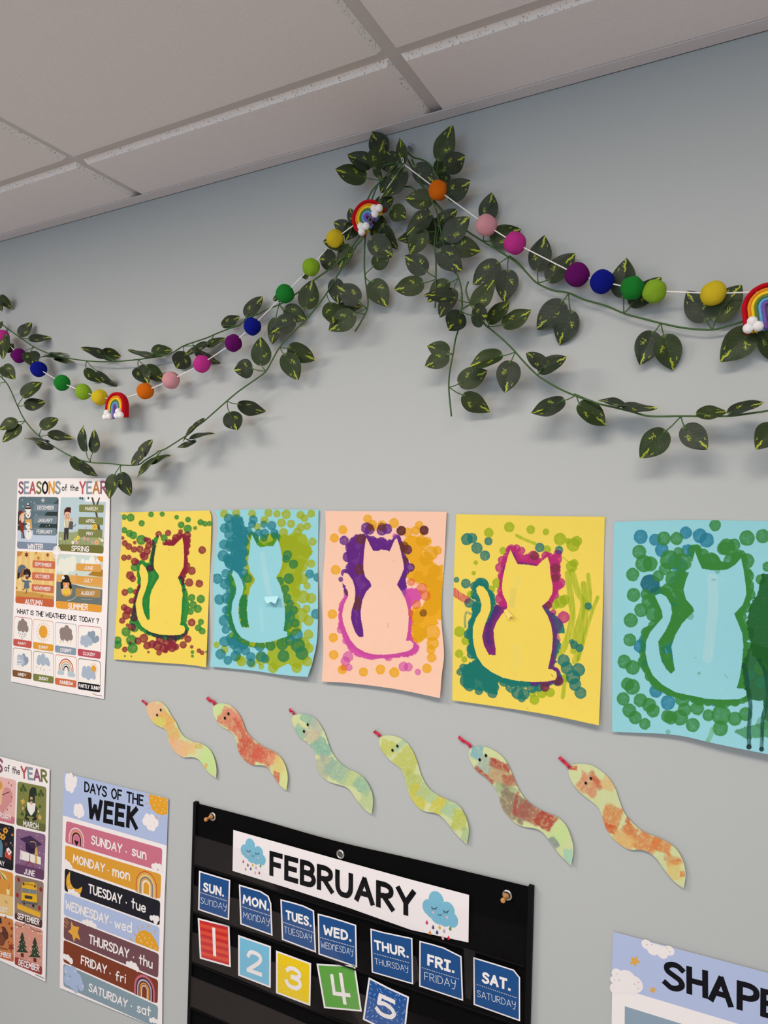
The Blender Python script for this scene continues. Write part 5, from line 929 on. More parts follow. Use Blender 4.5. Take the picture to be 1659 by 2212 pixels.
def daycard(k, outer, big, A, B, C, D0, D1, small, SA, SB, SC, label):
    def draw(r):
        a = Art(k, .0084); a.text(big, A, B, C, .22, (240, 234, 232), 2, sp=.26); a.build('bold_lettering', parent=r)
        a = Art(k, .0084); dots(a, D0, D1); a.text(small.replace('N', 'ñ') if 'ñ' in small else small, SA, SB, SC, .075, (226, 224, 228), 2, sp=.2); a.build('thin_lettering', parent=r)
    return card(k, outer, label, 'day card', 12, BLUEC, draw, 'blue day cards in the pocket chart')
daycard(q1, [(118,635),(385,715),(375,1058),(110,970)], 'SUN.', (158,812), (326,858), (161,733), (132,822), (354,892), 'SUñDAy', (132,912), (352,974), (134,860), 'blue card reading SUN. SUNDAY in the pocket chart')
daycard(q1, [(458,752),(560,782),(645,808),(712,850),(735,915),(746,1192),(470,1092)], 'MON.', (497,918), (712,980), (500,836), (490,942), (719,1018), 'MOñDAy', (495,1040), (718,1100), (497,984), 'blue card reading MON. MONDAY with a bent corner')
daycard(q1, [(812,878),(920,905),(1010,932),(1100,975),(1117,1335),(825,1225)], 'TUES.', (866,1052), (1074,1116), (864,970), (842,1076), (1088,1160), 'TUESDAy', (848,1165), (1082,1237), (846,1108), 'blue card reading TUES. TUESDAY in the pocket chart')
daycard(q1, [(1130,1000),(1240,1028),(1350,1062),(1460,1098),(1467,1462),(1137,1350)], 'WED.', (1187,1184), (1414,1242), (1186,1096), (1158,1205), (1438,1285), 'WEDñESDAy', (1160,1290), (1434,1358), (1159,1236), 'blue card reading WED. WEDNESDAY in the pocket chart')
daycard(q2, [(83,935),(190,965),(300,988),(460,1022),(467,1438),(95,1330)], 'THUR.', (128,1126), (422,1202), (123,1036), (117,1158), (426,1242), 'THURSDAy', (128,1256), (424,1326), (123,1200), 'blue card reading THUR. THURSDAY beside a strip of clear tape')
daycard(q2, [(522,1045),(640,1075),(740,1105),(900,1185),(915,1585),(520,1455)], 'FR|.', (603,1270), (830,1337), (604,1166), (549,1287), (873,1388), 'FRIDAy', (570,1396), (848,1470), (568,1325), 'blue card reading FRI. FRIDAY in the pocket chart')
rs = daycard(q2, [(1005,1192),(1190,1248),(1370,1305),(1425,1375),(1425,1768),(1008,1620)], 'SAT.', (1092,1424), (1333,1496), (1094,1322), (1040,1437), (1387,1555), 'SATURDAy', (1042,1546), (1385,1652), (1040,1486), 'blue card reading SAT. SATURDAY with a folded corner, rightmost')
a = Art(q2, .0088); a.poly([(1370,1305),(1425,1375),(1398,1352)], (226, 216, 214), 2); a.build('folded_corner', parent=rs)
def numcard(k, outer, fill, label, pat, num, inset=14):
    def draw(r):
        a = Art(k, .0084); pat(a); num(a); a.build('numeral', parent=r)
    return card(k, outer, label, 'number card', inset, fill, draw, 'number cards in the pocket chart', .0082, 'number_card')
def stripes(a):
    for i in range(5):
        y0, y1 = .08+.19*i, .08+.19*i+.1
        L0, L1 = lerp2((121,1058), (139,1372), y0), lerp2((121,1058), (139,1372), y1); R0, R1 = lerp2((365,1118), (376,1438), y0), lerp2((365,1118), (376,1438), y1)
        a.poly([L0, R0, R1, L1], (220, 76, 56), 1)
numcard(q1, [(107,1038),(378,1105),(390,1460),(125,1385)], (196, 46, 46), 'red striped card with a white number 1', stripes, lambda a: a.line([(244,1135), (252,1350)], 34, WHITE, 2))
numcard(q1, [(452,1183),(732,1280),(730,1637),(452,1530)], (120, 184, 212), 'light blue card with a white number 2', lambda a: None, lambda a: a.text('2', (536,1498), (645,1538), (540,1300), .17, WHITE, 2))
def ydots(a):
    rr = random.Random(5)
    for i in range(70):
        u, v = rr.uniform(.06, .94), rr.uniform(.06, .94); p = lerp2(lerp2((775,1315), (1075,1425), u), lerp2((775,1680), (1068,1790), u), v); a.circle(p[0], p[1], 3.5, (246, 226, 130), 1, 8)
numcard(q1, [(775,1315),(1075,1425),(1068,1790),(775,1680)], (234, 196, 24), 'yellow dotted card with a white number 3', ydots, lambda a: a.text('3', (864,1630), (980,1672), (868,1434), .18, WHITE, 2))
numcard(q1, [(1120,1428),(1450,1445),(1508,1838),(1185,1808)], (94, 158, 66), 'tilted green card with a white number 4', lambda a: None, lambda a: (a.line([(1252,1532),(1272,1682),(1398,1698)], 33, WHITE, 2), a.line([(1328,1522),(1362,1762)], 35, WHITE, 2)))
def sprink(a):
    rr = random.Random(8)
    for i in range(60):
        u, v = (i % 8+.5)/8+rr.uniform(-.04, .04), (i//8+.5)/8+rr.uniform(-.04, .04)
        p = lerp2(lerp2((75,1395), (415,1560), u), lerp2((30,1745), (380,1915), u), v); t = rr.choice((.7, -.7, 1.2)); a.line([(p[0]-10*math.cos(t), p[1]-10*math.sin(t)), (p[0]+10*math.cos(t), p[1]+10*math.sin(t))], 7, (128, 158, 200), 1)
numcard(q2, [(68,1372),(250,1466),(430,1548),(388,1932),(15,1752)], (38, 84, 150), 'tilted dark blue sprinkled card with a white number 5', sprink, lambda a: a.text('5', (138,1700), (290,1772), (152,1508), .19, WHITE, 2), 15)
def drawfeb(r):
    a = Art(q4, .0084); a.text('FEBRUARY', (290, 340), (1214, 612), (291, 176), .2, (10, 10, 13), 2, sp=.25); a.build('bold_lettering', parent=r)
    for ox, oy, s in ((0, 0, 1), (1188, 345, 1.36)):
        T = lambda x, y: ((ox+85)+(x-85)*s, (oy+100)+(y-100)*s)
        a = Art(q4, .0084); CB = (122, 180, 204)
        a.cloud([(*T(152,138),38*s),(*T(118,172),34*s),(*T(206,186),36*s),(*T(160,205),42*s),(*T(226,232),32*s),(*T(190,225),34*s),(*T(130,190),30*s)], CB, 1, .92)
        for ex, ey in ((142, 178), (198, 194)):
            a.line([T(ex-13,ey-8), T(ex-4,ey), T(ex+6,ey), T(ex+13,ey-6)], 3.2*s, BLK, 2, True)
            for d_ in (-8, 0, 7): a.line([T(ex+d_,ey), T(ex+d_*1.2,ey+7)], 2.4*s, BLK, 2)
        a.line([T(161,204), T(169,211), T(178,206)], 3*s, BLK, 2, True); a.circle(*T(138,196), 6*s, (232,176,184), 2); a.circle(*T(204,220), 6*s, (232,176,184), 2)
        for x, y, c in ((107,245,(206,70,96)),(137,268,(84,80,100)),(168,268,(222,178,50)),(190,286,(186,158,184)),(219,274,(86,142,70)),(122,294,(222,140,64)),(156,292,(44,70,110)),(184,318,(226,170,180)),(211,319,(196,44,66))):
            X, Y = T(x, y); a.circle(X, Y+2*s, 7*s, c, 2, 12); a.poly([(X-6*s,Y), (X,Y-13*s), (X+6*s,Y)], c, 2)
        a.build('rain_cloud_picture', parent=r)
card(q4, [(42,38),(360,128),(800,252),(1200,362),(1578,462),(1574,772),(1200,690),(800,548),(400,418),(37,305)], 'long white strip reading FEBRUARY between two rain clouds', 'banner card', 0, None, drawfeb, None, .0082, 'month_card')
for q, l in (([(918,1105),(1025,1148),(985,1575),(935,1558)], 'clear tape strip between the FRI. and SAT. cards'), ([(440,1168),(492,1188),(520,1385),(468,1440)], 'clear tape strip on the right edge of the THUR. card')):
    v = [tuple(pt(q2, x, y, .0122)) for x, y in q]; v2 = [(x, y+.0002, z) for x, y, z in v]
    tag(mesh('tape_strip', v+v2, [(0, 1, 2, 3), (7, 6, 5, 4), (0, 4, 5, 1), (1, 5, 6, 2), (2, 6, 7, 3), (3, 7, 4, 0)], M['tape'], loc=v[0]), l, 'tape', 'clear tape strips on the pocket chart')
# ------------------------------------------------------------------ ivy garlands
def leaf_mesh(name, seed, fold, droop, flip, tone):
    """silk leaf: base at the origin, tip at x = 1, upper side towards +z; dark green with a pale midrib and yellow-green flecks"""
    nx, ny = 64, 44
    x = np.linspace(0, 1, nx)[None, :]+np.zeros((ny, 1)); t = np.linspace(-1, 1, ny)[:, None]+np.zeros((1, nx))
    h = .40*(np.clip(x, 0, 1)**.50*np.clip(1-x, 0, 1)**.90)/(.357**.5*.643**.90)
    y = t*h
    xb = x-.11*np.abs(t)**1.5*np.clip(1-x*3.0, 0, 1)             # shallow heart-shaped base
    r = np.random.default_rng(seed)
    z = fold*np.abs(y)-droop*x*x+.018*np.sin(x*9+seed)*t+.012*np.sin(t*5+seed*2)*x
    n1 = fbm(x*6+seed*9, y*6+3, 4); n2 = fbm(x*26+seed*5, y*26, 3)
    base = np.array(lin(tone))
    c = base[None, None]*(.72+.62*n1)[..., None]
    vein = np.zeros(x.shape)
    for s in np.linspace(.12, .72, 6):                            # side veins
        d = np.abs((x-s)-np.abs(y)*.75); vein = np.maximum(vein, np.clip(1-d/.012, 0, 1)*.28)
    def over(m, col): 
        nonlocal c
        c = c*(1-m[..., None])+np.array(lin(col))*m[..., None]
    over(vein, (88, 108, 66))
    over(np.clip(1-np.abs(y)/.0095, 0, 1)*(x < .97)*.75, (126, 140, 84))
    yg = (176, 190, 52); w = lambda n: .55+.9*n
    xs = np.linspace(.64, .97, 9); pts = [(q, flip*(.012+.018*math.sin(q*31+seed)+.03*(q-.64))) for q in xs]
    over(np.clip((.022*w(n2)-segdist(x, y, pts))/.008+.4, 0, 1)*.95, yg)
    for q in (.72, .80): over(np.clip((.012*w(n2)-segdist(x, y, [(q, 0), (q+.06, flip*.07)]))/.007+.3, 0, 1)*.9, yg)
    cx, cy = .30, -flip*.15
    a0 = flip*(-.9+.5*r.random())                                 # branching fleck beside the midrib
    dx, dy = math.cos(a0), math.sin(a0); jit = lambda: .014*r.normal()
    mainq = [(cx-dx*.09+jit(), cy-dy*.09+jit()), (cx-dx*.03, cy-dy*.03+jit()), (cx+dx*.05+jit(), cy+dy*.05), (cx+dx*.12, cy+dy*.12+jit())]
    over(np.clip((.0095*w(n2)-segdist(x, y, mainq))/.006+.3, 0, 1)*.95, yg)
    for k in range(3):
        t_ = -.06+.055*k+jit(); L = .05+.04*r.random(); sg_ = 1 if r.random() < .5 else -1; ox, oy = cx+dx*t_, cy+dy*t_
        q = [(ox-dy*L*.5*sg_+jit(), oy+dx*L*.5*sg_), (ox, oy), (ox+dy*L*sg_+dx*.03, oy-dx*L*sg_+dy*.03+jit())]
        over(np.clip((.0085*w(n2)-segdist(x, y, q))/.006+.3, 0, 1)*.9, yg)
    q = [(.66, flip*.19), (.70, flip*.165), (.73, flip*.175)]
    over(np.clip((.013*w(n2)-segdist(x, y, q))/.007+.3, 0, 1)*.8, yg)
    for k in range(9):
        px_, py_ = r.uniform(.15, .85), r.uniform(-.2, .2); over(np.clip((.008-np.hypot(x-px_, y-py_))/.005, 0, 1)*.8, (150, 160, 96))
    V = np.stack([xb, y, z], -1).reshape(-1, 3)
    o = mesh(name, V, grid_faces(nx, ny), M['leaf'], None, True, vcol=np.clip(c, 0, 1).reshape(-1, 3), loc=(0, 0, 0))
    me = o.data; bpy.data.objects.remove(o); return me
LEAVES = []
for i, (f, dr) in enumerate(((.14, .10), (-.05, -.06), (.22, .16), (.06, .04))):
    for fl in (1, -1):
        for tn in ((38, 50, 34), (44, 60, 26)):
            LEAVES.append(leaf_mesh('leaf_mesh', i*3+fl+5+tn[0] % 7, f, dr, fl, tn))
lr = random.Random(11)
def add_leaf(root, k, node, L, d):
    """L = base x, y, tip x, y, visible width (crop units) [, extra depth]; the petiole runs from the stem node"""
    bx, by, tx, ty, w = L[:5]; dd = d+(L[5] if len(L) > 5 else 0)+lr.uniform(-.003, .003)
    B = P(*k(bx, by), dd); vd = (CAM-B).normalized(); dep = (B-CAM).dot(FW)/FPX
    def disp(x, y):                                               # frame offset -> offset across the sight line
        (ax_, ay_), (bx_, by_) = k(0, 0), k(x, y)
        q = (RT*(bx_-ax_)-UP*(by_-ay_))*dep; return q-vd*q.dot(vd)
    tv = disp(tx-bx, ty-by); l = tv.length; ax = tv/l
    n = math.hypot(tx-bx, ty-by); wq = disp(-(ty-by)/n*w, (tx-bx)/n*w); wq -= ax*wq.dot(ax); wv = wq.length
    l *= 1.05; B = B-tv*.04; wv *= 1.12; s = max(l, wv/.80)                                            # true leaf length
    tl = math.acos(max(-1, min(1, l/s))); tw = math.acos(max(.15, min(1, wv/(.80*s))))
    best = None
    for st_ in (1, -1):
        Xc = (ax*math.cos(tl)+vd*math.sin(tl)*st_).normalized(); sd = vd.cross(Xc).normalized(); zc = Xc.cross(sd)
        zc = zc if zc.dot(vd) > 0 else -zc
        for sw in (1, -1):
            Rm = Matrix.Rotation(sw*tw, 3, Xc); Zc = Rm @ zc; S_ = Rm @ sd
            low = max((B+Xc*s*q+S_*s*h*g).y for q, h in ((1, 0), (.4, .38), (.6, .3)) for g in (1, -1))
            cost = Zc.y+max(0, low+.004)*200+abs(Xc.y)*.6+lr.uniform(0, .15)
            if best is None or cost < best[0]: best = (cost, Xc, S_, Zc, low)
    _, X, side, Z, low = best
    if low > -.003: B = B+vd*((low+.004)/abs(vd.y)); 
    if X.cross(side).dot(Z) < 0: side = -side
    o = bpy.data.objects.new('leaf', lr.choice(LEAVES)); o.parent = root; COL.objects.link(o)
    lo = origin_of(root); sc = s
    o.matrix_local = Matrix(((X.x*sc, side.x*sc, Z.x*sc, B.x-lo.x), (X.y*sc, side.y*sc, Z.y*sc, B.y-lo.y), (X.z*sc, side.z*sc, Z.z*sc, B.z-lo.z), (0, 0, 0, 1)))
    if node is not None:
        N = Vector(node); m = (N+B)/2+Vector((0, -.002, -.0015)); p = [tuple(N), tuple(m), tuple(B), tuple(B+X*s*.07+Z*.0008)]
        return [Vector(q) for q in smooth_path(p, 4)]
def ivy(label, paths, groups, d, r=.00125):
    """paths: (k, [(x, y[, extra depth])...][, depth]); groups: (k, stem node or None, [leaf, ...][, depth])"""
    k0, p0 = paths[0][:2]
    root = empty('ivy_garland', P(*k0(*p0[0][:2]), d), label, 'ivy garland', 'artificial ivy strands around the hook')
    mb = MB()
    for k, pts, *dd in paths:
        q = [P(*k(p[0], p[1]), (dd[0] if dd else d)+(p[2] if len(p) > 2 else 0)) for p in pts]
        mb.tube(smooth_path([tuple(v) for v in q], 5), r, 7)
    mb.build('stem', M['stem'], root, True)
    for k, node, leaves, *dd in groups:
        de = dd[0] if dd else d
        for L in leaves:
            pet = add_leaf(root, k, P(*k(*node), de) if node else None, L, de)
            if pet:
                pm = MB(); pm.tube(pet, [.0011]+[.0008]*(len(pet)-1), 6); pm.build('petiole', M['stem'], root, True)
    return root
T, R_, MM, LL, Q = K(640, 240, 3.318), K(1100, 440, 2.968), K(860, 560, 3.95), K(0, 600, 3.95), K(340, 540, 3.95)
F, G, U, X, HH, PX = K(840, 420, 7.541), K(680, 420, 8.295), K(700, 260, 8.295), K(860, 240, 6.144), K(680, 560, 8.295), K(0, 0, 1)
ivy('upper right ivy strand swooping from the hook to the right edge', [(T, [(790, 330), (860, 460), (905, 540), (1020, 680), (1080, 745), (1210, 850), (1340, 935), (1440, 995), (1520, 1045), (1590, 1095), (1659, 1165)]),
    (R_, [(0, 335), (60, 380), (120, 450), (180, 510), (280, 555), (380, 572), (480, 615), (620, 655), (740, 705), (850, 735), (980, 768), (1130, 798), (1300, 808), (1420, 778), (1520, 750), (1660, 735), (1760, 760)])],
    [(T, (1340, 930), [(1365, 765, 1400, 588, 125), (1420, 925, 1600, 850, 150)]), (T, (1520, 1045), [(1430, 1105, 1260, 1240, 145), (1515, 1165, 1495, 1365, 150)]),
     (R_, (185, 508), [(185, 405, 222, 205, 132), (268, 475, 412, 313, 122)]), (R_, (735, 702), [(735, 572, 735, 352, 148), (800, 635, 965, 472, 120, -.004)]),
     (R_, (380, 574), [(328, 650, 180, 810, 150), (392, 712, 318, 905, 145)]), (R_, (972, 766), [(915, 845, 838, 1028, 150), (1000, 868, 1052, 1067, 165)]),
     (R_, (1302, 806), [(1250, 725, 1142, 560, 170), (1335, 722, 1478, 520, 165)]), (R_, (1585, 745), [(1535, 832, 1360, 1008, 178), (1640, 825, 1720, 1010, 160)])], .017)
ivy('lower right ivy strand trailing from the leafy cluster to the right edge', [(MM, [(600, 190), (578, 260), (600, 340), (625, 380), (660, 460), (745, 560), (800, 605), (900, 690), (990, 780), (1060, 860), (1190, 990), (1350, 1090), (1500, 1160), (1659, 1215)]),
    (R_, [(415, 1220), (560, 1278), (660, 1303), (780, 1332), (900, 1362), (1100, 1362), (1390, 1362), (1540, 1345), (1665, 1326), (1760, 1300)]), (MM, [(625, 378), (545, 428), (520, 475)])],
    [(MM, (1000, 792), [(855, 830, 598, 893, 132), (955, 900, 912, 1134, 186)]), (MM, (540, 445), [(642, 478, 772, 478, 186, .012)]), (MM, (770, 575), [(790, 520, 948, 352, 122, -.004), (920, 550, 1138, 442, 140)]),
     (MM, (640, 400), [(655, 385, 828, 190, 145, .012)]), (MM, (625, 375), [(455, 325, 226, 290, 116, .014)]), (MM, (1190, 990), [(1240, 905, 1096, 796, 120), (1225, 945, 1428, 820, 128)]),
     (MM, (1520, 1160), [(1385, 1215, 1136, 1323, 138), (1568, 1255, 1778, 1405, 165)]),
     (R_, (665, 1303), [(725, 1290, 575, 1248, 46), (745, 1295, 942, 1322, 56)]), (R_, (1100, 1364), [(985, 1475, 838, 1632, 155), (1135, 1445, 1266, 1570, 150)]),
     (R_, (1388, 1362), [(1222, 1345, 1392, 1332, 78), (1428, 1338, 1622, 1260, 68)]), (R_, (1720, 1310), [(1690, 1435, 1592, 1565, 150)])], .047)
ivy('thin bare-ended ivy strand hanging lowest right of centre', [(T, [(930, 560), (1000, 700), (1040, 880), (1080, 1030), (1130, 1140), (1160, 1190), (1185, 1290), (1190, 1400)]),
    (MM, [(540, 320), (546, 400), (530, 470), (518, 580), (490, 680), (470, 800), (440, 960), (432, 1080), (440, 1200), (455, 1340)])],
    [(MM, (510, 165), [(412, 212, 238, 352, 130, -.004), (465, 282, 350, 494, 130)]), (MM, (540, 440), [(528, 470, 430, 612, 168, .014)]), (MM, (468, 806), [(415, 785, 248, 742, 135), (405, 825, 230, 914, 140, .004)]),
     (MM, (434, 1092), [(545, 1050, 758, 948, 166), (580, 1172, 772, 1312, 152)])], .034)
ivy('short ivy strand hanging straight down below the orange felt ball', [(T, [(930, 690), (970, 745), (1000, 840), (990, 950), (1000, 1080), (1000, 1250), (995, 1410)])],
    [(F, (700, 350), [(640, 350, 262, 632, 262, .012)]), (F, (760, 600), [(520, 640, 138, 758, 190, -.006), (560, 615, 332, 980, 300, .010)]), (F, (760, 1345), [(580, 1222, 256, 993, 315)]), (F, (760, 1385), [(510, 1455, 86, 1555, 305, .004)]),
     (F, (770, 810), [(960, 690, 1302, 372, 330, .016), (840, 490, 1092, 218, 225, -.004)]), (F, (830, 860), [(1080, 840, 1494, 905, 325, .008), (860, 945, 1174, 1226, 350, .016)]),
     (F, (770, 620), [(620, 600, 835, 420, 260, -.012), (780, 780, 1080, 700, 240, -.012), (760, 700, 640, 800, 200, -.014), (800, 560, 980, 520, 220, -.012)])], .034)
ivy('leafy ivy sprig standing up right of the hook, behind the orange ball', [(X, [(95, 520), (200, 612), (330, 650), (430, 720), (520, 860), (545, 940)]), (X, [(180, 640), (240, 770), (300, 940), (400, 1090), (530, 1260), (640, 1390)]), (X, [(90, 1005), (170, 1010), (255, 1070)])],
    [(X, (515, 815), [(550, 600, 730, 208, 245, .006)]), (X, (520, 830), [(645, 745, 890, 588, 262, .010), (530, 810, 690, 600, 210, -.008)]), (X, (535, 930), [(640, 950, 540, 820, 175, -.010), (680, 1110, 944, 932, 265, .006)]), (X, (240, 740), [(250, 755, 480, 958, 250, .004)]), (F, (690, 170), [(665, 95, 266, 58, 305, .012)])], .026)
ivy('dense ivy sprig left of the hook under the ceiling trim', [(U, [(1440, 640), (1350, 740), (1200, 900), (1020, 1085), (870, 1250), (770, 1440)]), (U, [(1440, 660), (1250, 730), (1100, 800), (915, 810)]), (U, [(960, 1160), (900, 1300), (845, 1450)])],
    [(U, (920, 815), [(1060, 560, 848, 190, 350, -.006), (915, 812, 1040, 415, 345, .012), (800, 800, 438, 588, 295)]), (U, (1010, 1075), [(690, 1010, 202, 888, 335, .006)]), (U, (1100, 800), [(1290, 700, 1130, 560, 180, -.010), (1280, 760, 980, 830, 280, .002)]), (U, (1440, 660), [(1400, 730, 1370, 316, 185, .006)]),
     (U, (1440, 820), [(1410, 940, 1070, 1390, 320, .010)]), (U, (1020, 1085), [(930, 850, 1015, 1072, 130), (1150, 1060, 1015, 1300, 200, -.008)])], .030)
ivy('ivy strand hanging straight down behind the first felt rainbow', [(PX, [(872, 352), (845, 392), (822, 430), (802, 440), (790, 500), (787, 560), (788, 592), (791, 620), (795, 650), (793, 668), (787, 682), (777, 700), (767, 716)])],
    [(G, (905, 1425), [(1080, 1265, 1335, 1075, 270, -.002)]), (HH, (910, 330), [(1050, 440, 1288, 824, 365)]), (HH, (940, 875), [(760, 720, 398, 466, 345, .010), (660, 1010, 243, 1262, 360, .014)]), (HH, (900, 990), [(460, 850, 852, 860, 200, -.004)]),
     (G, (1060, 770), [(1035, 825, 1392, 1113, 370, .012), (1240, 600, 1440, 1005, 240, .004)]), (G, (1300, 320), [(1120, 250, 1408, 45, 270, .004)]), (G, (1340, 350), [(70+1330, 270, 330+1310, 440, 300, -.002)]), (G, (1000, 700), [(1040, 600, 1260, 720, 260, -.012), (1060, 480, 1300, 560, 260, -.014)])], .028)
ivy('upper left ivy strand running behind the felt balls to the left edge', [(PX, [(872, 352), (850, 395), (826, 430), (805, 468), (780, 505), (748, 552)]), (Q, [(1620, 40), (1480, 155), (1330, 262), (1200, 362), (1050, 460), (950, 500), (860, 545), (770, 582), (700, 640), (620, 668), (500, 715), (420, 750), (300, 790), (220, 820), (110, 885), (0, 907)]),
    (LL, [(1345, 675), (1180, 697), (1010, 713), (870, 717), (730, 708), (600, 690), (480, 665), (400, 640), (290, 590), (170, 508), (60, 430), (-30, 360)])],
    [(LL, (170, 506), [(178, 482, 268, 382, 92), (265, 522, 430, 506, 62)]), (LL, (290, 590), [(258, 645, 282, 738, 140, .012), (105, 668, 205, 628, 62, .012)]), (LL, (60, 440), [(50, 510, 8, 690, 100, .014), (62, 625, 112, 560, 66)]), (LL, (0, 160), [(22, 160, 92, 278, 70), (-10, 180, 8, 285, 60)]), (LL, (10, 400), [(-12, 425, 22, 370, 40)]),
     (LL, (480, 665), [(520, 690, 335, 655, 24), (480, 690, 632, 726, 40), (440, 640, 575, 655, 22)]), (LL, (740, 708), [(742, 790, 856, 902, 84), (850, 812, 985, 943, 62)]), (LL, (990, 710), [(890, 668, 698, 588, 72), (885, 640, 1030, 676, 100)]),
     (LL, (1180, 697), [(1190, 775, 1252, 886, 140), (1265, 765, 1392, 890, 112)]), (LL, (1400, 655), [(1300, 662, 1095, 628, 44), (1315, 640, 1460, 600, 100)]), (Q, (225, 820), [(235, 895, 158, 1024, 158), (408, 806, 240, 890, 58)]), (Q, (300, 790), [(345, 862, 522, 990, 76, -.004)]),
     (Q, (480, 730), [(440, 815, 574, 742, 62)]), (Q, (680, 645), [(570, 640, 702, 560, 92)]), (Q, (740, 600), [(775, 552, 886, 388, 112)]), (Q, (1040, 465), [(1105, 510, 1270, 592, 138), (1150, 610, 962, 692, 150, .010), (1010, 605, 984, 802, 115)]), (Q, (1040, 460), [(1062, 392, 986, 430, 64, -.004)]), (Q, (1250, 520), [(1272, 472, 1326, 260, 164)]), (Q, (1270, 250), [(1258, 205, 1275, 245, 60)]),
     (G, (370, 1200), [(345, 1170, 50, 1168, 350)]), (G, (560, 1200), [(620, 955, 418, 1328, 245)]), (G, (520, 1000), [(480, 905, 148, 830, 235)]), (G, (640, 700), [(600, 640, 338, 486, 250), (700, 480, 620, 248, 170), (700, 560, 560, 800, 250, -.008)])], .026)
ivy('lower left ivy strand looping down over the seasons poster corner', [(PX, [(872, 352), (850, 390), (815, 440), (795, 480), (785, 512), (767, 534)]), (Q, [(1690, -20), (1630, 80), (1520, 240), (1430, 390), (1280, 580), (1120, 740), (1040, 835), (980, 940), (925, 1035), (850, 1095), (700, 1200), (580, 1300), (410, 1450), (330, 1510), (280, 1560), (190, 1620), (70, 1695), (0, 1720)]),
    (LL, [(1345, 1490), (1240, 1555), (1180, 1595), (1060, 1600), (940, 1585), (770, 1575), (620, 1530), (460, 1440), (330, 1350), (215, 1220), (150, 1095), (100, 980), (50, 890), (-40, 800)])],
    [(LL, (20, 850), [(35, 765, 118, 852, 112)]), (LL, (40, 890), [(-20, 900, -60, 960, 60)]), (LL, (150, 1095), [(212, 1002, 343, 878, 106), (228, 1085, 392, 1066, 96)]), (LL, (215, 1222), [(130, 1228, -12, 1286, 92), (160, 1275, 20, 1396, 92)]), (LL, (335, 1352), [(368, 1275, 492, 1192, 98), (432, 1338, 622, 1366, 78)]),
     (LL, (450, 1440), [(400, 1395, 215, 1362, 26), (440, 1440, 288, 1413, 56)]), (LL, (625, 1530), [(628, 1545, 722, 1668, 84), (705, 1585, 818, 1708, 76)]), (LL, (770, 1572), [(730, 1455, 682, 1266, 74), (798, 1470, 812, 1298, 86)]), (LL, (1030, 1600), [(970, 1702, 923, 1880, 100), (1042, 1685, 1100, 1862, 118)]),
     (LL, (1180, 1595), [(1205, 1492, 1128, 1600, 76), (1215, 1512, 1284, 1370, 86)]), (LL, (1380, 1470), [(1312, 1582, 1446, 1494, 46), (1310, 1558, 1158, 1690, 48)]),
     (Q, (240, 1610), [(300, 1605, 485, 1548, 36), (310, 1632, 170, 1692, 42)]), (Q, (410, 1450), [(390, 1450, 277, 1527, 36), (340, 1500, 200, 1612, 26)]), (Q, (595, 1290), [(715, 1320, 922, 1392, 112), (622, 1402, 686, 1541, 152)]), (Q, (930, 1035), [(885, 957, 885, 746, 156), (795, 1010, 660, 1020, 152)]), (Q, (1045, 828), [(1145, 840, 1345, 947, 146), (1100, 910, 1206, 1107, 155)]),
     (HH, (210, 610), [(370, 400, 425, 800, 270), (300, 820, 325, 1170, 320, .004)])], .044)

# ------------------------------------------------------------------ hook
hk = empty('adhesive_hook', P(868, 345, .001), 'clear adhesive hook with a steel wire loop on a transparent square pad', 'hook')
v = [tuple(P(*q, .0008)) for q in ((866, 289), (918.5, 274), (919, 339), (869, 351))]
mesh('adhesive_pad', v+[(x, -.0016, z) for x, y, z in v], [(0, 1, 2, 3), (7, 6, 5, 4), (0, 4, 5, 1), (1, 5, 6, 2), (2, 6, 7, 3), (3, 7, 4, 0)], M['pad'], hk)
mb = MB(); c0 = P(886, 322, .002)
for i in range(5):
    q = math.radians(90+72*i); pc = c0+Vector((.0052*math.cos(q), 0, .0052*math.sin(q)))
    mb.lathe(pc, [(.0042, 0), (.0042, .0015), (.0034, .0022), (.0026, .0012), (0, .0010)], n=16)
mb.lathe(c0, [(.0030, 0), (.0030, .004), (.0018, .006), (0, .0065)], n=16)
mb.build('flower_base', M['clear'], hk, True)
mb = MB(); hp = [P(886, 322, .007), P(882, 326, .012), P(875, 350, .030), P(873, 357, .036), P(870.5, 352, .040), P(867, 342, .042), P(868.5, 340, .0425), P(871, 343, .042), P(873.5, 356, .038), P(876, 352, .032), P(884, 327, .012), P(887.5, 323, .007)]
mb.tube(smooth_path([tuple(p) for p in hp], 5), .0009, 8); mb.build('wire_loop', M['wire'], hk, True)

# ------------------------------------------------------------------ felt ball garlands
def ball_mesh(col, seed):
    bm = bmesh.new(); bmesh.ops.create_icosphere(bm, subdivisions=4, radius=1.0)
    r = np.random.default_rng(seed); a = r.normal(size=(5, 3))*1.6; ph = r.uniform(0, 6, 5)
    for q in bm.verts:
        n = np.array(q.co); f = sum(.022*math.sin(a[i].dot(n)*1.6+ph[i]) for i in range(5))
        q.co *= 1+f*.8+.006*math.sin(31*n[0]+seed)*math.sin(29*n[1])*math.sin(27*n[2])
    me = bpy.data.meshes.new('felt_ball'); bm.to_mesh(me); bm.free()
    me.polygons.foreach_set('use_smooth', np.ones(len(me.polygons), bool)); me.materials.append(FELT[col]); return me
def tuft_cloud(name, pts, parent):
    bm = bmesh.new()
    for p, r in pts:
        g = bmesh.ops.create_icosphere(bm, subdivisions=3, radius=r)
        for q in g['verts']: q.co = q.co*(1+.015*math.sin(q.co.x*900)*math.sin(q.co.z*800))+Vector(p)
    V = [tuple(q.co) for q in bm.verts]; Fc = [tuple(q.index for q in f.verts) for f in bm.faces]; bm.free()
    return mesh(name, V, Fc, FELT['white'], parent, True)
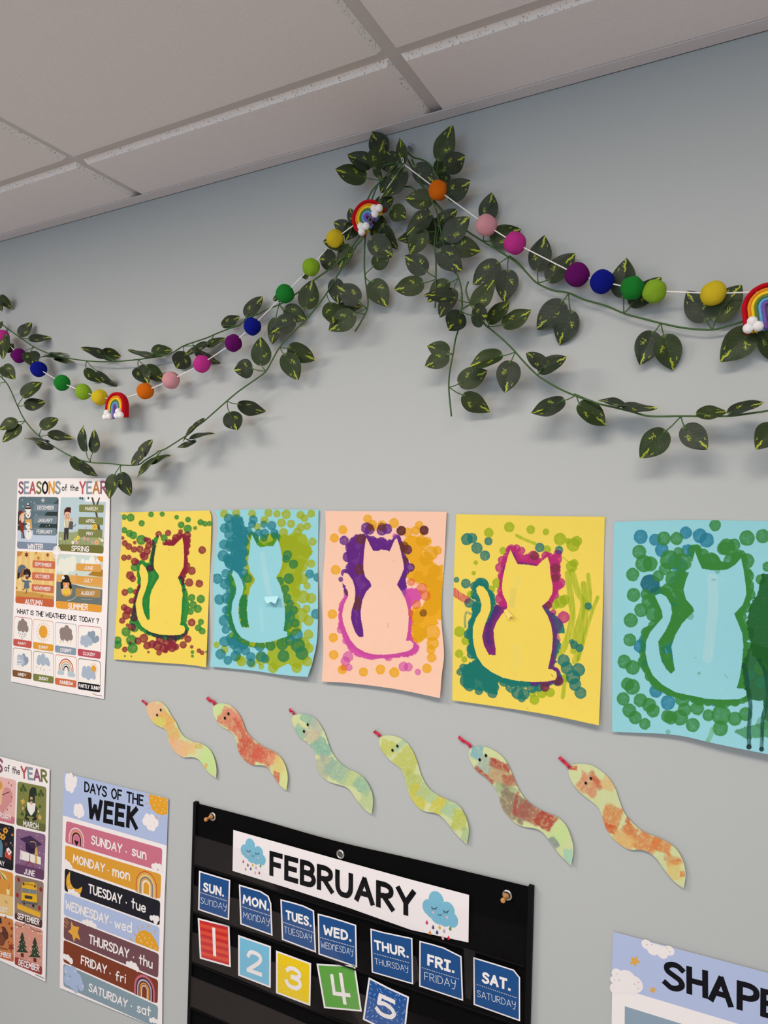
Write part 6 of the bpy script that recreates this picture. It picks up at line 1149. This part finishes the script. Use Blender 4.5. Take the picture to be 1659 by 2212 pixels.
def rainbow(root, px, R_px, rot, d, yaw=0.0, leg=.5, squeeze=1.0, swap=False):
    """stuffed felt rainbow: coloured arches side by side, open side turned by rot degrees, with a white cloud on each foot"""
    C = P(*px, d); R = abs(P(px[0], px[1]+R_px, d).z-C.z)
    e = bpy.data.objects.new('rainbow', None); e.empty_display_size = .01; e.parent = root; e.location = C-origin_of(root); COL.objects.link(e)
    tag(e, 'felt rainbow with white cloud feet')
    A = Matrix.Rotation(math.radians(yaw), 3, 'Z') @ Matrix.Rotation(math.radians(rot), 3, 'Y')
    def W(x, y, z): return C+A @ Vector((x*squeeze, y, z))
    bands = ['red', 'amber', 'yellow', 'sage', 'sky', 'violet']; bw = R/7.0
    def arch(rad, wid, dep, y0, mat, name):
        pts = [(-rad, -leg*R)]+[(-rad, -leg*R*.5)]+[(rad*math.cos(t), rad*math.sin(t)) for t in np.linspace(math.pi, 0, 21)]+[(rad, -leg*R*.5), (rad, -leg*R)]
        V = []; Fc = []; n = 12
        for i, (x, z) in enumerate(pts):
            a_, b_ = pts[max(i-1, 0)], pts[min(i+1, len(pts)-1)]; t = Vector((b_[0]-a_[0], b_[1]-a_[1])).normalized(); nx, nz = -t.y, t.x
            for j in range(n):
                q = 2*math.pi*j/n; o = wid*math.cos(q)*(1+.04*math.sin(i*2.3)); V.append(tuple(W(x+nx*o, y0+dep*math.sin(q), z+nz*o)))
        for i in range(len(pts)-1):
            for j in range(n): Fc.append((i*n+j, i*n+(j+1) % n, (i+1)*n+(j+1) % n, (i+1)*n+j))
        Fc += [tuple(range(n)), tuple(range((len(pts)-1)*n, len(pts)*n))[::-1]]
        return mesh(name, V, Fc, mat, e, True)
    for i, b_ in enumerate(bands):
        rad = R-bw*(1.0+i*.98) if i else R-bw*.6
        arch(rad, bw*(.62 if i else .8), R*(.20 if i else .27), 0 if i else .02*R, FELT[b_], 'felt_arch')
    for sx in (-1, 1):
        cx = sx*R*.62; z0 = -leg*R*.86; y = -R*.26
        tuft_cloud('cloud', [(W(cx-R*.20, y, z0), R*.22), (W(cx+R*.20, y, z0), R*.22), (W(cx, y-R*.03, z0+R*.25), R*.22)], e)
    return e
def pompoms(label, hook, items, d, extra_end):
    root = empty('felt_ball_garland', P(*hook, .040), label, 'felt garland', 'felt ball garlands on the hook')
    path = [P(*hook, .039)]+[P(x, y, d) for _, x, y, _r, *o in items]+([P(*extra_end, d)] if extra_end else [])
    mb = MB(); mb.tube(path, .00085, 7); mb.build('cord', M['cord'], root)
    seen = {}
    for i, (c, x, y, r, *o) in enumerate(items):
        if c == 'rainbow': rainbow(root, (o[0], o[1]), r, *o[2:]); continue
        C = P(x, y, d); R = (P(x, y+r, d)-P(x, y-r, d)).length/2
        ob = bpy.data.objects.new('felt_ball', ball_mesh(c, i+len(items))); ob.parent = root; ob.location = C-origin_of(root); ob.scale = (R, R, R)
        ob.rotation_euler = (i*.7, i*1.3, i*.4); COL.objects.link(ob)
        ob['label'] = {'amber': 'amber'}.get(c, c)+' felt ball'
    return root
pompoms('felt ball garland left of the hook with two small rainbows', (872, 356), [('rainbow', 797, 462, 36.5, 795, 470, -46, .040, 0, .50), ('yellow', 724, 516, 19), ('lime', 672, 577, 19), ('green', 616, 634, 20), ('blue', 545, 705, 18.7), ('purple', 504, 741, 18.3), ('magenta', 436, 786, 18.6), ('pink', 369.6, 821, 18.4), ('orange', 314, 844.8, 17.6),
    ('rainbow', 256, 864, 32, 252, 880, 0, .040, -6, .72), ('yellow', 215.7, 858.5, 16.7), ('lime', 180, 846.5, 16.7), ('green', 134, 827, 16.8), ('blue', 83, 796.7, 16.7), ('purple', 41, 768, 15.5), ('magenta', 4, 728, 15.5)], .036, (-30, 704))
pompoms('felt ball garland right of the hook ending in a rainbow at the edge', (874, 356), [('orange', 947, 411.5, 21), ('pink', 1051, 486.5, 22.3), ('magenta', 1112, 525, 23.5), ('purple', 1247, 593.5, 26), ('blue', 1301, 608.5, 25.3), ('green', 1366, 622.5, 24.5), ('lime', 1414, 628.5, 25), ('yellow', 1541, 634, 26.5), ('rainbow', 1655, 630, 50, 1659, 662, -6, .036, -8, .95)], .036, (1720, 622))
